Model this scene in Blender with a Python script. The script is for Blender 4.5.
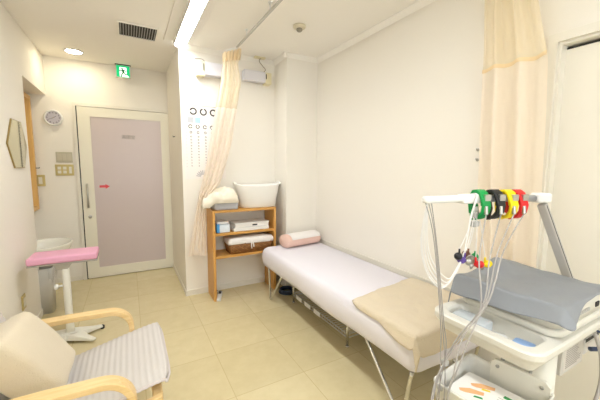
import bpy, bmesh, math, random
from mathutils import Vector, Matrix, noise
for o in list(bpy.data.objects): bpy.data.objects.remove(o)
random.seed(4)
S = bpy.context.scene
COL = S.collection
R = math.radians
PI = math.pi

# ------------------------------------------------------------------ camera, world, exposure
cd = bpy.data.cameras.new('camera')
cam = bpy.data.objects.new('camera', cd); COL.objects.link(cam)
cd.sensor_fit = 'HORIZONTAL'; cd.sensor_width = 36.0
cd.lens = 306.72 / 600 * 36.0
cd.clip_start = 0.02; cd.clip_end = 60
yaw, pit, rol = R(29.16), R(-6.28), R(.43)
fw = Vector((math.sin(yaw)*math.cos(pit), math.cos(yaw)*math.cos(pit), math.sin(pit)))
rt = Vector((math.cos(yaw), -math.sin(yaw), 0)); up = rt.cross(fw)
r2 = math.cos(rol)*rt + math.sin(rol)*up; u2 = -math.sin(rol)*rt + math.cos(rol)*up
M = Matrix((r2, u2, -fw)).transposed().to_4x4(); M.translation = (0, 0, 1.35)
cam.matrix_world = M
S.camera = cam
w = bpy.data.worlds.new('world'); S.world = w; w.use_nodes = True
w.node_tree.nodes['Background'].inputs[0].default_value = (.86, .93, 1, 1)
w.node_tree.nodes['Background'].inputs[1].default_value = 1.5
S.view_settings.view_transform = 'Standard'; S.view_settings.look = 'None'
S.view_settings.exposure = 1.31; S.view_settings.gamma = 1.0
S.view_settings.use_curve_mapping = False
LAMP = 17.0          # strength of the ceiling tube diffusers
DOWN = 30.0          # strength of the recessed downlight

# ------------------------------------------------------------------ materials
def lin(c):
    return tuple(((v/255)/12.92 if v/255 <= .04045 else ((v/255+.055)/1.055)**2.4) for v in c) + (1,)
def mat(name, rgb, rough=.6, metal=0., bump=0., bscale=40., var=0., spec=None, trans=0., emit=None, sheen=0., alpha=1., coat=0.):
    m = bpy.data.materials.new(name); m.use_nodes = True
    nt = m.node_tree; b = nt.nodes['Principled BSDF']
    b.inputs['Base Color'].default_value = lin(rgb)
    b.inputs['Roughness'].default_value = rough; b.inputs['Metallic'].default_value = metal
    if spec is not None: b.inputs['Specular IOR Level'].default_value = spec
    if trans: b.inputs['Transmission Weight'].default_value = trans
    if alpha < 1: b.inputs['Alpha'].default_value = alpha
    if sheen: b.inputs['Sheen Weight'].default_value = sheen
    if coat: b.inputs['Coat Weight'].default_value = coat
    if emit:
        b.inputs['Emission Color'].default_value = lin(emit[0]); b.inputs['Emission Strength'].default_value = emit[1]
    if bump or var:
        tc = nt.nodes.new('ShaderNodeTexCoord'); n = nt.nodes.new('ShaderNodeTexNoise')
        n.inputs['Scale'].default_value = bscale; n.inputs['Detail'].default_value = 5
        nt.links.new(tc.outputs['Object'], n.inputs['Vector'])
        if bump:
            bp = nt.nodes.new('ShaderNodeBump'); bp.inputs['Strength'].default_value = bump; bp.inputs['Distance'].default_value = .01
            nt.links.new(n.outputs['Fac'], bp.inputs['Height']); nt.links.new(bp.outputs['Normal'], b.inputs['Normal'])
        if var:
            r = nt.nodes.new('ShaderNodeMix'); r.data_type = 'RGBA'
            c = lin(rgb)
            r.inputs['A'].default_value = tuple(x*(1-var) for x in c[:3])+(1,)
            r.inputs['B'].default_value = tuple(min(1, x*(1+var)) for x in c[:3])+(1,)
            nt.links.new(n.outputs['Fac'], r.inputs['Factor']); nt.links.new(r.outputs['Result'], b.inputs['Base Color'])
    return m

def wood(name, a, b_, axis=0, scale=(3, 40, 40), rough=.42):
    m = bpy.data.materials.new(name); m.use_nodes = True
    nt = m.node_tree; b = nt.nodes['Principled BSDF']; b.inputs['Roughness'].default_value = rough
    tc = nt.nodes.new('ShaderNodeTexCoord'); mp = nt.nodes.new('ShaderNodeMapping'); n = nt.nodes.new('ShaderNodeTexNoise')
    mp.inputs['Scale'].default_value = scale; n.inputs['Scale'].default_value = 1.6; n.inputs['Detail'].default_value = 6; n.inputs['Distortion'].default_value = .6
    cr = nt.nodes.new('ShaderNodeValToRGB')
    cr.color_ramp.elements[0].position = .3; cr.color_ramp.elements[0].color = lin(a)
    cr.color_ramp.elements[1].position = .7; cr.color_ramp.elements[1].color = lin(b_)
    nt.links.new(tc.outputs['Object'], mp.inputs['Vector']); nt.links.new(mp.outputs['Vector'], n.inputs['Vector'])
    nt.links.new(n.outputs['Fac'], cr.inputs['Fac']); nt.links.new(cr.outputs['Color'], b.inputs['Base Color'])
    return m

def floor_mat():
    m = bpy.data.materials.new('vinyl_tile'); m.use_nodes = True
    nt = m.node_tree; b = nt.nodes['Principled BSDF']; L = nt.links.new
    geo = nt.nodes.new('ShaderNodeNewGeometry'); sp = nt.nodes.new('ShaderNodeSeparateXYZ'); L(geo.outputs['Position'], sp.inputs[0])
    def math_(op, a, bv=None, b2=None):
        n = nt.nodes.new('ShaderNodeMath'); n.operation = op
        for i, v in enumerate((a, bv)):
            if v is None: continue
            if isinstance(v, (int, float)): n.inputs[i].default_value = v
            else: L(v, n.inputs[i])
        return n.outputs[0]
    T = .4605
    us = []; cells = []
    for ax, off in (('X', .030), ('Y', 2.095)):
        q = math_('DIVIDE', math_('SUBTRACT', sp.outputs[ax], off), T)
        cells.append(math_('FLOOR', q))
        f = math_('FRACT', q)
        us.append(math_('MINIMUM', f, math_('SUBTRACT', 1.0, f)))
    d = math_('MINIMUM', us[0], us[1])
    line = math_('LESS_THAN', d, .0042)
    cb = nt.nodes.new('ShaderNodeCombineXYZ'); L(cells[0], cb.inputs[0]); L(cells[1], cb.inputs[1])
    wn = nt.nodes.new('ShaderNodeTexWhiteNoise'); L(cb.outputs[0], wn.inputs['Vector'])
    n = nt.nodes.new('ShaderNodeTexNoise'); n.inputs['Scale'].default_value = 9; n.inputs['Detail'].default_value = 6; n.inputs['Roughness'].default_value = .65
    ad = nt.nodes.new('ShaderNodeVectorMath'); ad.operation = 'MULTIPLY_ADD'; ad.inputs[1].default_value = (7, 7, 7)
    L(cb.outputs[0], ad.inputs[0]); L(geo.outputs['Position'], ad.inputs[2]); L(ad.outputs[0], n.inputs['Vector'])
    mixv = math_('ADD', math_('MULTIPLY', n.outputs['Fac'], .75), math_('MULTIPLY', wn.outputs['Value'], .25))
    cr = nt.nodes.new('ShaderNodeValToRGB')
    cr.color_ramp.elements[0].position = .3; cr.color_ramp.elements[0].color = lin(FLOOR_A)
    cr.color_ramp.elements[1].position = .7; cr.color_ramp.elements[1].color = lin(FLOOR_B)
    L(mixv, cr.inputs['Fac'])
    mx = nt.nodes.new('ShaderNodeMix'); mx.data_type = 'RGBA'; L(line, mx.inputs['Factor']); L(cr.outputs['Color'], mx.inputs['A'])
    mx.inputs['B'].default_value = lin((200, 180, 134)); L(mx.outputs['Result'], b.inputs['Base Color'])
    b.inputs['Roughness'].default_value = .22; b.inputs['Specular IOR Level'].default_value = .45
    bp = nt.nodes.new('ShaderNodeBump'); bp.inputs['Strength'].default_value = .06; bp.inputs['Distance'].default_value = .004
    L(n.outputs['Fac'], bp.inputs['Height']); L(bp.outputs['Normal'], b.inputs['Normal'])
    return m
FLOOR_A, FLOOR_B = (214, 198, 154), (225, 210, 168)

def stripe_mat(name, a, b_, axis, period, sharp=.5):
    m = bpy.data.materials.new(name); m.use_nodes = True
    nt = m.node_tree; b = nt.nodes['Principled BSDF']; b.inputs['Roughness'].default_value = .9
    at = nt.nodes.new('ShaderNodeAttribute'); at.attribute_name = 'UVMap'
    sp = nt.nodes.new('ShaderNodeSeparateXYZ'); nt.links.new(at.outputs['Vector'], sp.inputs[0])
    s = nt.nodes.new('ShaderNodeMath'); s.operation = 'MULTIPLY'; s.inputs[1].default_value = 2*PI/period
    nt.links.new(sp.outputs[axis], s.inputs[0])
    sn = nt.nodes.new('ShaderNodeMath'); sn.operation = 'SINE'; nt.links.new(s.outputs[0], sn.inputs[0])
    cr = nt.nodes.new('ShaderNodeMapRange'); cr.inputs['From Min'].default_value = -1; nt.links.new(sn.outputs[0], cr.inputs['Value'])
    mx = nt.nodes.new('ShaderNodeMix'); mx.data_type = 'RGBA'; mx.inputs['A'].default_value = lin(a); mx.inputs['B'].default_value = lin(b_)
    nt.links.new(cr.outputs['Result'], mx.inputs['Factor']); nt.links.new(mx.outputs['Result'], b.inputs['Base Color'])
    bp = nt.nodes.new('ShaderNodeBump'); bp.inputs['Strength'].default_value = .5; bp.inputs['Distance'].default_value = .006
    nt.links.new(cr.outputs['Result'], bp.inputs['Height']); nt.links.new(bp.outputs['Normal'], b.inputs['Normal'])
    return m

def curtain_mat(name, low, high, zsplit, fade=.02):
    """cloth that lets light through; the top band is an open net"""
    m = bpy.data.materials.new(name); m.use_nodes = True
    nt = m.node_tree; b = nt.nodes['Principled BSDF']; b.inputs['Roughness'].default_value = .95; b.inputs['Specular IOR Level'].default_value = .1
    geo = nt.nodes.new('ShaderNodeNewGeometry'); sp = nt.nodes.new('ShaderNodeSeparateXYZ'); nt.links.new(geo.outputs['Position'], sp.inputs[0])
    g = nt.nodes.new('ShaderNodeMath'); g.operation = 'GREATER_THAN'; g.inputs[1].default_value = zsplit
    nt.links.new(sp.outputs['Z'], g.inputs[0])
    mx = nt.nodes.new('ShaderNodeMix'); mx.data_type = 'RGBA'; mx.inputs['A'].default_value = lin(low); mx.inputs['B'].default_value = lin(high)
    nt.links.new(g.outputs[0], mx.inputs['Factor']); nt.links.new(mx.outputs['Result'], b.inputs['Base Color'])
    tr = nt.nodes.new('ShaderNodeBsdfTranslucent'); nt.links.new(mx.outputs['Result'], tr.inputs['Color'])
    ms = nt.nodes.new('ShaderNodeMixShader'); ms.inputs['Fac'].default_value = .45
    nt.links.new(b.outputs[0], ms.inputs[1]); nt.links.new(tr.outputs[0], ms.inputs[2])
    # net holes
    wv = nt.nodes.new('ShaderNodeTexChecker'); wv.inputs['Scale'].default_value = 300
    tp = nt.nodes.new('ShaderNodeBsdfTransparent')
    mu = nt.nodes.new('ShaderNodeMath'); mu.operation = 'MULTIPLY'; mu.inputs[1].default_value = .22
    nt.links.new(g.outputs[0], mu.inputs[0])
    m2 = nt.nodes.new('ShaderNodeMixShader'); nt.links.new(mu.outputs[0], m2.inputs['Fac'])
    nt.links.new(ms.outputs[0], m2.inputs[1]); nt.links.new(tp.outputs[0], m2.inputs[2])
    nt.links.new(m2.outputs[0], nt.nodes['Material Output'].inputs['Surface'])
    return m

WALL = mat('wall_paper', (246, 240, 229), .85, bump=.08, bscale=120, spec=.2)
CEIL = mat('ceiling_paint', (251, 246, 237), .9, spec=.1)
TRIM = mat('cream_trim', (238, 232, 218), .5)
DOORM = mat('door_cream', (241, 235, 216), .45)
WHITE = mat('white_plastic', (240, 239, 235), .4)
OFFW = mat('off_white_plastic', (232, 228, 214), .42)
CREAMP = mat('cream_plastic', (238, 226, 188), .5)
GREYP = mat('grey_plastic', (186, 184, 180), .5)
LILAC = mat('pale_grey_panel', (220, 217, 221), .45)
DARK = mat('dark', (28, 27, 27), .6)
BLACK = mat('black_plastic', (24, 24, 26), .45)
CHROME = mat('chrome', (215, 213, 208), .18, 1.)
STEEL = mat('brushed_steel', (190, 188, 182), .35, 1.)
ALU = mat('aluminium', (190, 188, 182), .4, .7)
BRASS = mat('gold_plate', (206, 188, 128), .4, .25)
GLASSM = mat('mirror_glass', (225, 222, 205), .04, 1.)
PINK = mat('pink_vinyl', (240, 176, 202), .5, bump=.05, bscale=30)
BIRCH = wood('birch', (226, 190, 128), (240, 210, 155), scale=(4, 45, 45))
PINE = wood('honey_pine', (206, 148, 70), (222, 168, 92), scale=(30, 30, 3))
OAK = wood('light_wood_frame', (222, 172, 98), (236, 192, 122), scale=(30, 30, 3))
SHEET = mat('white_sheet', (238, 233, 240), .9, bump=.12, bscale=9, sheen=.1)
BEIGE = mat('beige_towelling', (229, 213, 186), .95, bump=.5, bscale=160, var=.05, sheen=.2)
CUSH = mat('beige_linen', (226, 211, 184), .95, bump=.4, bscale=220, var=.04, sheen=.2)
STRIPE = stripe_mat('grey_ribbed_cloth', (200, 193, 187), (214, 207, 200), 'X', .025)
SEATBACK = mat('pale_piping', (226, 216, 212), .9)
GREYCL = mat('grey_vinyl_cover', (143, 146, 150), .55, bump=.15, bscale=14)
BLUSH = mat('pink_pillow_cloth', (242, 205, 190), .95, bump=.3, bscale=160)
PAPERW = mat('white_cloth', (246, 240, 236), .9, bump=.2, bscale=60)
CREAMT = mat('cream_towel', (250, 240, 220), .95, bump=.5, bscale=140)
LGREY = mat('light_grey_cloth', (200, 200, 205), .9, bump=.3, bscale=90)
PAPER = mat('paper', (246, 242, 236), .8)
PAPERG = mat('paper_label_grey', (214, 208, 200), .8)
INK = mat('ink', (70, 64, 58), .8)
INKM = mat('mid_ink', (130, 122, 114), .8)
INKL = mat('pale_ink', (172, 164, 156), .8)
SQG = mat('print_grey', (196, 194, 197), .8)
SQB = mat('print_blue', (178, 209, 232), .8)
GREEN = mat('green_plastic', (0, 150, 70), .4)
YELLOW = mat('yellow_plastic', (250, 222, 0), .4)
RED = mat('red_plastic', (222, 36, 38), .4)
PURPLE = mat('purple_rubber', (96, 70, 150), .45)
BLUE = mat('blue_plastic', (80, 160, 220), .5)
SPONGE = mat('pale_blue_plastic', (150, 182, 228), .5)
CABLEG = mat('grey_cable', (176, 170, 164), .5)
CABLEW = mat('white_cable', (240, 238, 234), .45)
NAVY = mat('navy_cable', (52, 66, 96), .5)
WICK = None
GLOW = mat('lamp_diffuser', (255, 255, 255), .5, emit=((244, 250, 255), LAMP))
GLOWD = mat('downlight_lens', (255, 255, 255), .5, emit=((255, 244, 214), DOWN))
EXITG = mat('exit_green', (0, 168, 100), .4, emit=((0, 190, 120), .35))
EXITW = mat('exit_white', (250, 255, 250), .4, emit=((240, 255, 240), .6))
FROST = mat('frosted_glass', (209, 194, 190), .32, spec=.5)
REDST = mat('red_sticker', (226, 84, 92), .6)
BAG = mat('clear_bag', (235, 235, 235), .2, alpha=.28)
CLEAR = mat('frosted_clear_plastic', (226, 232, 236), .3, alpha=.6)
ORANGE = mat('print_skin_orange', (240, 184, 130), .8)
COILM = mat('blue_black_hose', (38, 54, 78), .5)
KICK = mat('grey_bin', (204, 200, 190), .45, bump=.1, bscale=20)
CHARTP = mat('chart_paper', (248, 240, 233), .7)
DIAL = mat('clock_dial', (206, 200, 208), .5)

# ------------------------------------------------------------------ builders
class MB:
    def __init__(s): s.bm = bmesh.new()
    def box(s, x0, y0, z0, x1, y1, z1, mtx=None):
        v = [s.bm.verts.new((x, y, z)) for z in (z0, z1) for y in (y0, y1) for x in (x0, x1)]
        if mtx is not None:
            for a in v: a.co = mtx @ a.co
        for f in ((0, 2, 3, 1), (4, 5, 7, 6), (0, 1, 5, 4), (2, 6, 7, 3), (0, 4, 6, 2), (1, 3, 7, 5)):
            s.bm.faces.new([v[i] for i in f])
        return s
    def ring(s, pts): return [s.bm.verts.new(p) for p in pts]
    def bridge(s, a, b, closed=True):
        n = len(a)
        for i in range(n if closed else n-1):
            j = (i+1) % n
            try: s.bm.faces.new((a[i], a[j], b[j], b[i]))
            except ValueError: pass
    def cap(s, a, flip=False):
        try: s.bm.faces.new(a[::-1] if flip else a)
        except ValueError: pass
    def tube(s, pts, r, n=8, closed=False, rr=None):
        pts = [Vector(p) for p in pts]; N = len(pts); rings = []
        ref = None
        for i, p in enumerate(pts):
            if closed: t = pts[(i+1) % N]-pts[i-1]
            else: t = pts[min(i+1, N-1)]-pts[max(i-1, 0)]
            if t.length < 1e-9: t = Vector((0, 0, 1))
            t.normalize()
            if ref is None:
                ref = t.orthogonal().normalized()
            ref = ref - t*ref.dot(t)
            if ref.length < 1e-6: ref = t.orthogonal()
            ref.normalize(); b = t.cross(ref)
            rad = rr[i] if rr else r
            rings.append(s.ring([p + rad*(math.cos(2*PI*k/n)*ref + math.sin(2*PI*k/n)*b) for k in range(n)]))
        for i in range(N-1): s.bridge(rings[i], rings[i+1])
        if closed: s.bridge(rings[-1], rings[0])
        else: s.cap(rings[0], True); s.cap(rings[-1])
        return s
    def lathe(s, prof, c=(0, 0, 0), n=28, mtx=None, sx=1, sy=1):
        c = Vector(c); rings = []
        for r, z in prof:
            ps = [Vector((sx*r*math.cos(2*PI*k/n), sy*r*math.sin(2*PI*k/n), z)) for k in range(n)]
            if mtx is not None: ps = [mtx @ p for p in ps]
            rings.append(s.ring([c+p for p in ps]))
        for i in range(len(rings)-1): s.bridge(rings[i], rings[i+1])
        s.cap(rings[0], True); s.cap(rings[-1])
        return s
    def cyl(s, a, b, r, n=16): return s.tube([a, b], r, n)
    def prism(s, poly, d):
        """closed polygon (3-D points) pushed along vector d"""
        d = Vector(d); a = s.ring(poly); b = s.ring([Vector(p)+d for p in poly])
        s.bridge(a, b); s.cap(a, True); s.cap(b)
        return s
    def grid(s, fn, nu, nv, uv=None):
        """sheet of points fn(u,v), u,v in 0..1"""
        vs = [[s.bm.verts.new(fn(i/nu, j/nv)) for j in range(nv+1)] for i in range(nu+1)]
        lay = s.bm.loops.layers.uv.verify() if uv else None
        for i in range(nu):
            for j in range(nv):
                f = s.bm.faces.new((vs[i][j], vs[i+1][j], vs[i+1][j+1], vs[i][j+1]))
                if uv:
                    for l, (a, b) in zip(f.loops, ((i, j), (i+1, j), (i+1, j+1), (i, j+1))):
                        l[lay].uv = uv(a/nu, b/nv)
        return s
    def build(s, name, m, parent=None, origin=None, smooth=False, bevel=0., solid=0., sub=0, seg=2, angle=40):
        bmesh.ops.remove_doubles(s.bm, verts=s.bm.verts, dist=1e-6)
        bmesh.ops.recalc_face_normals(s.bm, faces=s.bm.faces)
        if parent is not None:
            o0 = WORLD[parent.name]
        elif origin is not None: o0 = Vector(origin)
        else:
            xs = [v.co for v in s.bm.verts]
            o0 = Vector((sum(v.x for v in xs)/len(xs), sum(v.y for v in xs)/len(xs), min(v.z for v in xs)))
        for v in s.bm.verts: v.co -= o0
        me = bpy.data.meshes.new(name); s.bm.to_mesh(me); s.bm.free()
        ms = m if isinstance(m, (list, tuple)) else [m]
        for q in ms: me.materials.append(q)
        ob = bpy.data.objects.new(name, me); COL.objects.link(ob)
        if parent is not None: ob.parent = parent
        else: ob.location = o0
        WORLD[ob.name] = o0
        if smooth:
            for p in me.polygons: p.use_smooth = True
        if solid:
            q = ob.modifiers.new('thickness', 'SOLIDIFY'); q.thickness = solid; q.offset = 0
        if bevel:
            q = ob.modifiers.new('bevel', 'BEVEL'); q.width = bevel; q.segments = seg; q.limit_method = 'ANGLE'; q.angle_limit = R(angle)
            for p in me.polygons: p.use_smooth = True
            q2 = ob.modifiers.new('wn', 'WEIGHTED_NORMAL'); q2.keep_sharp = True
        if sub:
            q = ob.modifiers.new('sub', 'SUBSURF'); q.levels = sub; q.render_levels = sub
        return ob
WORLD = {}
def thing(name, label, cat, loc, group=None):
    o = bpy.data.objects.new(name, None); COL.objects.link(o); o.location = loc; o.empty_display_size = .05
    WORLD[o.name] = Vector(loc)
    return tag(o, label, cat, group)
def tag(o, label, cat, group=None):
    o['label'] = label; o['category'] = cat
    if group: o['group'] = group
    return o
def struct(name, mb, m, **k):
    o = mb.build(name, m, **k)
    if not k.get('parent'): o['kind'] = 'structure'
    return o
def lab(o, s): o['label'] = s; return o
def crom(pts, k=8, closed=False):
    """smooth path through points"""
    P = [Vector(p) for p in pts]; out = []
    N = len(P)
    for i in range(N if closed else N-1):
        a, b, c, d = (P[(i-1) % N] if closed or i > 0 else P[i], P[i], P[(i+1) % N], P[(i+2) % N] if closed or i+2 < N else P[(i+1) % N])
        for j in range(k):
            t = j/k
            out.append(.5*((2*b)+(c-a)*t+(2*a-5*b+4*c-d)*t*t+(3*b-a-3*c+d)*t**3))
    if not closed: out.append(P[-1])
    return out
def lerp(a, b, t): return a+(b-a)*t
def interp(tab, z):
    """piecewise linear through rows (z, a, b, ...), z falling"""
    if z >= tab[0][0]: return tab[0][1:]
    for p, q in zip(tab, tab[1:]):
        if z >= q[0]:
            t = (p[0]-z)/(p[0]-q[0]); return tuple(lerp(x, y, t) for x, y in zip(p[1:], q[1:]))
    return tab[-1][1:]
def rrect(x0, y0, x1, y1, r, n=6):
    """rounded rectangle outline in xy"""
    out = []
    for cx, cy, a0 in ((x1-r, y0+r, -90), (x1-r, y1-r, 0), (x0+r, y1-r, 90), (x0+r, y0+r, 180)):
        for k in range(n+1):
            a = R(a0+90*k/n); out.append((cx+r*math.cos(a), cy+r*math.sin(a)))
    return out
def hull_rings(mb, rings, cap0=True, cap1=True):
    rs = [mb.ring(r) for r in rings]
    for a, b in zip(rs, rs[1:]): mb.bridge(a, b)
    if cap0: mb.cap(rs[0], True)
    if cap1: mb.cap(rs[-1])
    return mb
NZ = lambda p, s=1: noise.noise(Vector(p)*s)

# ------------------------------------------------------------------ the room
XL, XR, XN, XP, XREC = -.74, 1.85, .47, 1.472, -.925
YB, YC, YP, YREC, YF = 4.30, 3.243, 2.94, 3.46, -1.7
ZC = 2.50
struct('floor', MB().box(XREC-.1, YF-.1, -.08, XR+.1, YB+.1, 0), floor_mat())
struct('ceiling', MB().box(XREC-.1, YF-.1, ZC, XR+.1, YB+.1, ZC+.08), CEIL)
mb = MB().box(XREC-.1, YF, 0, XL, YREC, ZC)                      # near stretch
struct('wall_left', mb, WALL)
struct('wall_soffit', MB().box(XREC-.1, YREC, 2.09, XL, YB, ZC), WALL)       # over the basin recess
struct('wall_recess', MB().box(XREC-.1, YREC, 0, XREC, YB, 2.09), WALL)      # back of the recess
struct('wall_back', MB().box(XREC-.1, YB, 0, XN+.02, YB+.1, ZC), WALL)
struct('wall_chart', MB().box(XN, YC, 0, XP+.02, YB+.1, ZC), WALL)
struct('wall_pillar', MB().box(XP, YP, 0, XR+.02, YB+.1, ZC), WALL)
# right wall with the door opening (y -0.18 .. 0.76)
DY0, DY1, DZ = -.16, .752, 1.953
mb = MB().box(XR+.09, DY0, 0, XR+.1, DY1, DZ).box(XR, DY1, 0, XR+.1, YP+.1, ZC).box(XR, YF, 0, XR+.1, DY0, ZC).box(XR, DY0, DZ, XR+.1, DY1, ZC)  # first box: unseen backing added to stop outside light behind the door
struct('wall_right', mb, WALL)
wx0, wx1, wz0, wz1 = -.5, 1.6, .75, 2.2  # opening for the added window behind the viewer
struct('wall_front', MB().box(XREC-.1, YF-.1, 0, wx0, YF, ZC).box(wx1, YF-.1, 0, XR+.1, YF, ZC).box(wx0, YF-.1, 0, wx1, YF, wz0).box(wx0, YF-.1, wz1, wx1, YF, ZC), WALL)
mb = MB()
for a, b in ((wx0, wx0+.05), ((wx0+wx1)/2-.03, (wx0+wx1)/2+.03), (wx1-.05, wx1)): mb.box(a, YF-.07, wz0, b, YF-.03, wz1)
mb.box(wx0, YF-.07, wz0, wx1, YF-.03, wz0+.05).box(wx0, YF-.07, wz1-.05, wx1, YF-.03, wz1)
struct('fill_window', mb, TRIM)  # unseen window, added to let in sky light as fill
# cornice along the tops of the right wall, the pillar and the chart wall
mb = MB()
cz0 = ZC-.042
prof = ((0, 0), (.004, 0), (.032, .034), (.032, .042), (0, .042))
def cornice(mb, a, b, inward):
    inw = Vector(inward)
    A = [Vector((a[0], a[1], cz0))+inw*p+Vector((0, 0, q)) for p, q in prof]
    mb.prism(A, Vector((b[0]-a[0], b[1]-a[1], 0)))
cornice(mb, (XR, YF), (XR, YP), (-1, 0, 0))
cornice(mb, (XP-.04, YP), (XR, YP), (0, -1, 0))
cornice(mb, (XP, YP-.04), (XP, YC), (-1, 0, 0))
cornice(mb, (XN, YC), (XP, YC), (0, -1, 0))
struct('trim_1', mb, CEIL)
mb = MB()
mb.box(XN+.002, YC-.008, 0, XP, YC, .06)
struct('baseboard_chart', mb, TRIM)
struct('baseboard_niche', MB().box(XN-.008, YC-.008, 0, XN, YB, .05), TRIM)
struct('baseboard_left', MB().box(XL, YF, 0, XL+.008, YREC, .06), TRIM)
struct('baseboard_back', MB().box(XREC, YB-.008, 0, -.53, YB, .05), TRIM)
mb = MB().box(XR-.008, DY1+.06, 0, XR, YP, .06)
mb.box(XR-.012, DY1+.06, .50, XR, YP, .545)                      # rail along the wall just above the couch
struct('baseboard_right', mb, TRIM)

# back door: casing, sliding panel with frosted pane
mb = MB()
mb.box(-.515, YB-.025, 0, -.485, YB, 2.003).box(.468-.002, YB-.025, 0, .47, YB, 2.003)
mb.box(-.515, YB-.025, 2.003, .47, YB, 2.035)
struct('trim_2', mb, TRIM)
struct('door_gap_shade', MB().box(-.485, YB-.004, 0, -.468, YB+.0, 2.003), DARK)  # dark strip standing in for the shade in the gap beside the door
gx0, gx1, gz0, gz1 = -.355, .377, .128, 1.895
mb = MB().box(-.474, YB-.02, .012, gx0, YB-.002, 1.999).box(gx1, YB-.02, .012, .466, YB-.002, 1.999)
mb.box(gx0, YB-.02, .012, gx1, YB-.002, gz0).box(gx0, YB-.02, gz1, gx1, YB-.002, 1.999)
d1 = struct('door_1', mb, DOORM)
MB().box(gx0-.005, YB-.012, gz0-.005, gx1+.005, YB-.006, gz1+.005).build('door_pane', FROST, d1)
mb = MB()
for z in (.875, 1.115): mb.cyl((-.42, YB-.02, z), (-.42, YB-.052, z), .007)
mb.tube([(-.42, YB-.052, .855), (-.42, YB-.055, .99), (-.42, YB-.052, 1.135)], .010, 10)
lab(mb.build('handle', STEEL, d1, smooth=True), 'upright steel pull handle')
mb = MB().lathe([(.019, 0), (.019, .006), (.012, .008)], mtx=Matrix.Rotation(PI/2, 3, 'X'), c=(-.413, YB-.02, .745))
mb.build('keyhole', STEEL, d1, smooth=True)
# red arrow sticker pointing right, and a little row of grey characters
ar = [(-.305, 1.082), (-.245, 1.082), (-.245, 1.066), (-.200, 1.096), (-.245, 1.124), (-.245, 1.110), (-.305, 1.110)]
lab(MB().prism([(x, YB-.0125, z) for x, z in ar], (0, .0005, 0)).build('arrow_sticker', REDST, d1), 'red arrow pointing right')
mb = MB()
def strokes(mb, x, z, w_, h_, seg, t, y):
    for (a, b, c, d) in seg:
        p, q = Vector((x+a*w_, 0, z+b*h_)), Vector((x+c*w_, 0, z+d*h_))
        dr = (q-p).normalized()*t/2; nn = Vector((-dr.z, 0, dr.x))
        mb.prism([Vector((v.x, y, v.z)) for v in (p-dr-nn, q+dr-nn, q+dr+nn, p-dr+nn)], (0, .0004, 0))
glyph = [[(0, 1, 1, 1), (0, .7, 1, .7), (.5, 1, .5, 0), (0, .4, 1, .4), (.2, .3, 0, 0), (.8, .3, 1, 0), (0, .15, 1, .15)],
         [(0, 1, 0, 0), (1, 1, 1, 0), (0, 1, 1, 1), (0, .66, 1, .66), (0, .33, 1, .33), (0, 0, 1, 0), (.5, 1, .5, 0)],
         [(0, .9, 1, .9), (.5, 1, .5, .9), (0, .9, 0, .7), (1, .9, 1, .7), (.1, .6, .9, .6), (.1, .3, .9, .3), (0, 0, 1, 0), (.5, .6, .5, 0)]]
for k, g in enumerate(glyph): strokes(mb, -.047+k*.048, 1.664, .037, .038, g, .005, YB-.0125)
lab(mb.build('door_lettering', INKL, d1), 'small row of grey lettering')

# right door: casing, recessed sliding panel
mb = MB()
mb.box(XR-.018, DY1, 0, XR+.0, DY1+.04, DZ).box(XR-.018, DY0-.04, 0, XR, DY0, DZ).box(XR-.018, DY0-.04, DZ, XR, DY1+.04, DZ+.04)
mb.box(XR, DY1-.012, 0, XR+.088, DY1-.0005, DZ-.0125).box(XR, DY0, DZ-.012, XR+.088, DY1-.0005, DZ-.0005)
struct('trim_4', mb, TRIM)
d2 = struct('door_2', MB().box(XR+.05, DY0-.02, .01, XR+.08, DY1+.01, 1.925), TRIM)
MB().box(XR+.052, DY0, 1.925, XR+.078, DY1-.012, 1.933).build('track', DARK, d2)

# ------------------------------------------------------------------ ceiling fittings
def tube_light(y0, y1, label, group):
    t = thing('ceiling_light', label, 'light', (.467, (y0+y1)/2, ZC-.02), group)
    mb = MB().box(.337, y0, ZC-.012, .597, y1, ZC-.001)
    mb.build('housing', CEIL, t, bevel=.003)
    MB().box(.422, y0+.03, ZC-.046, .512, y1-.03, ZC-.012).build('lamp_body', WHITE, t)
    MB().box(.417, y0+.028, ZC-.059, .4205, y1-.028, ZC-.012).box(.5135, y0+.028, ZC-.059, .517, y1-.028, ZC-.012).build('light_shield', WHITE, t)  # lips added to keep the diffuser's light off the housing
    mb = MB()
    prof = [(.467+.046*math.cos(R(a)), ZC-.046+.018*math.sin(R(a))) for a in range(180, 361, 20)]
    ys = (y0+.03, y0+.045, y1-.045, y1-.03)
    rs = []
    for y, k in zip(ys, (.75, 1, 1, .75)):
        rs.append([(.467+(x-.467)*k, y, ZC-.045+(z-ZC+.045)*k) for x, z in prof])
    hull_rings(mb, rs)
    mb.build('diffuser', GLOW, t, smooth=True)
    return t
tube_light(1.93, 3.19, 'long white ceiling tube light in front of the eye chart wall', 'ceiling tube lights')
tube_light(.30, 1.56, 'added unseen ceiling tube light over the near part of the room', 'ceiling tube lights')  # out of view, added to even out the brightness
tube_light(-1.35, -.09, 'added unseen ceiling tube light behind the viewer', 'ceiling tube lights')  # a further unseen lamp, put in as extra fill

t = thing('downlight', 'round recessed downlight in the ceiling near the exit sign', 'light', (-.432, 3.99, ZC-.003))
MB().lathe([(.085, .003), (.085, -.006), (.070, -.006), (.066, .002)], c=(-.432, 3.99, ZC-.003), n=36).build('ring', WHITE, t, smooth=True)
MB().lathe([(.0655, .002), (.0655, -.004), (.02, -.007)], c=(-.432, 3.99, ZC-.003), n=36).build('lens', GLOWD, t, smooth=True)

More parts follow.
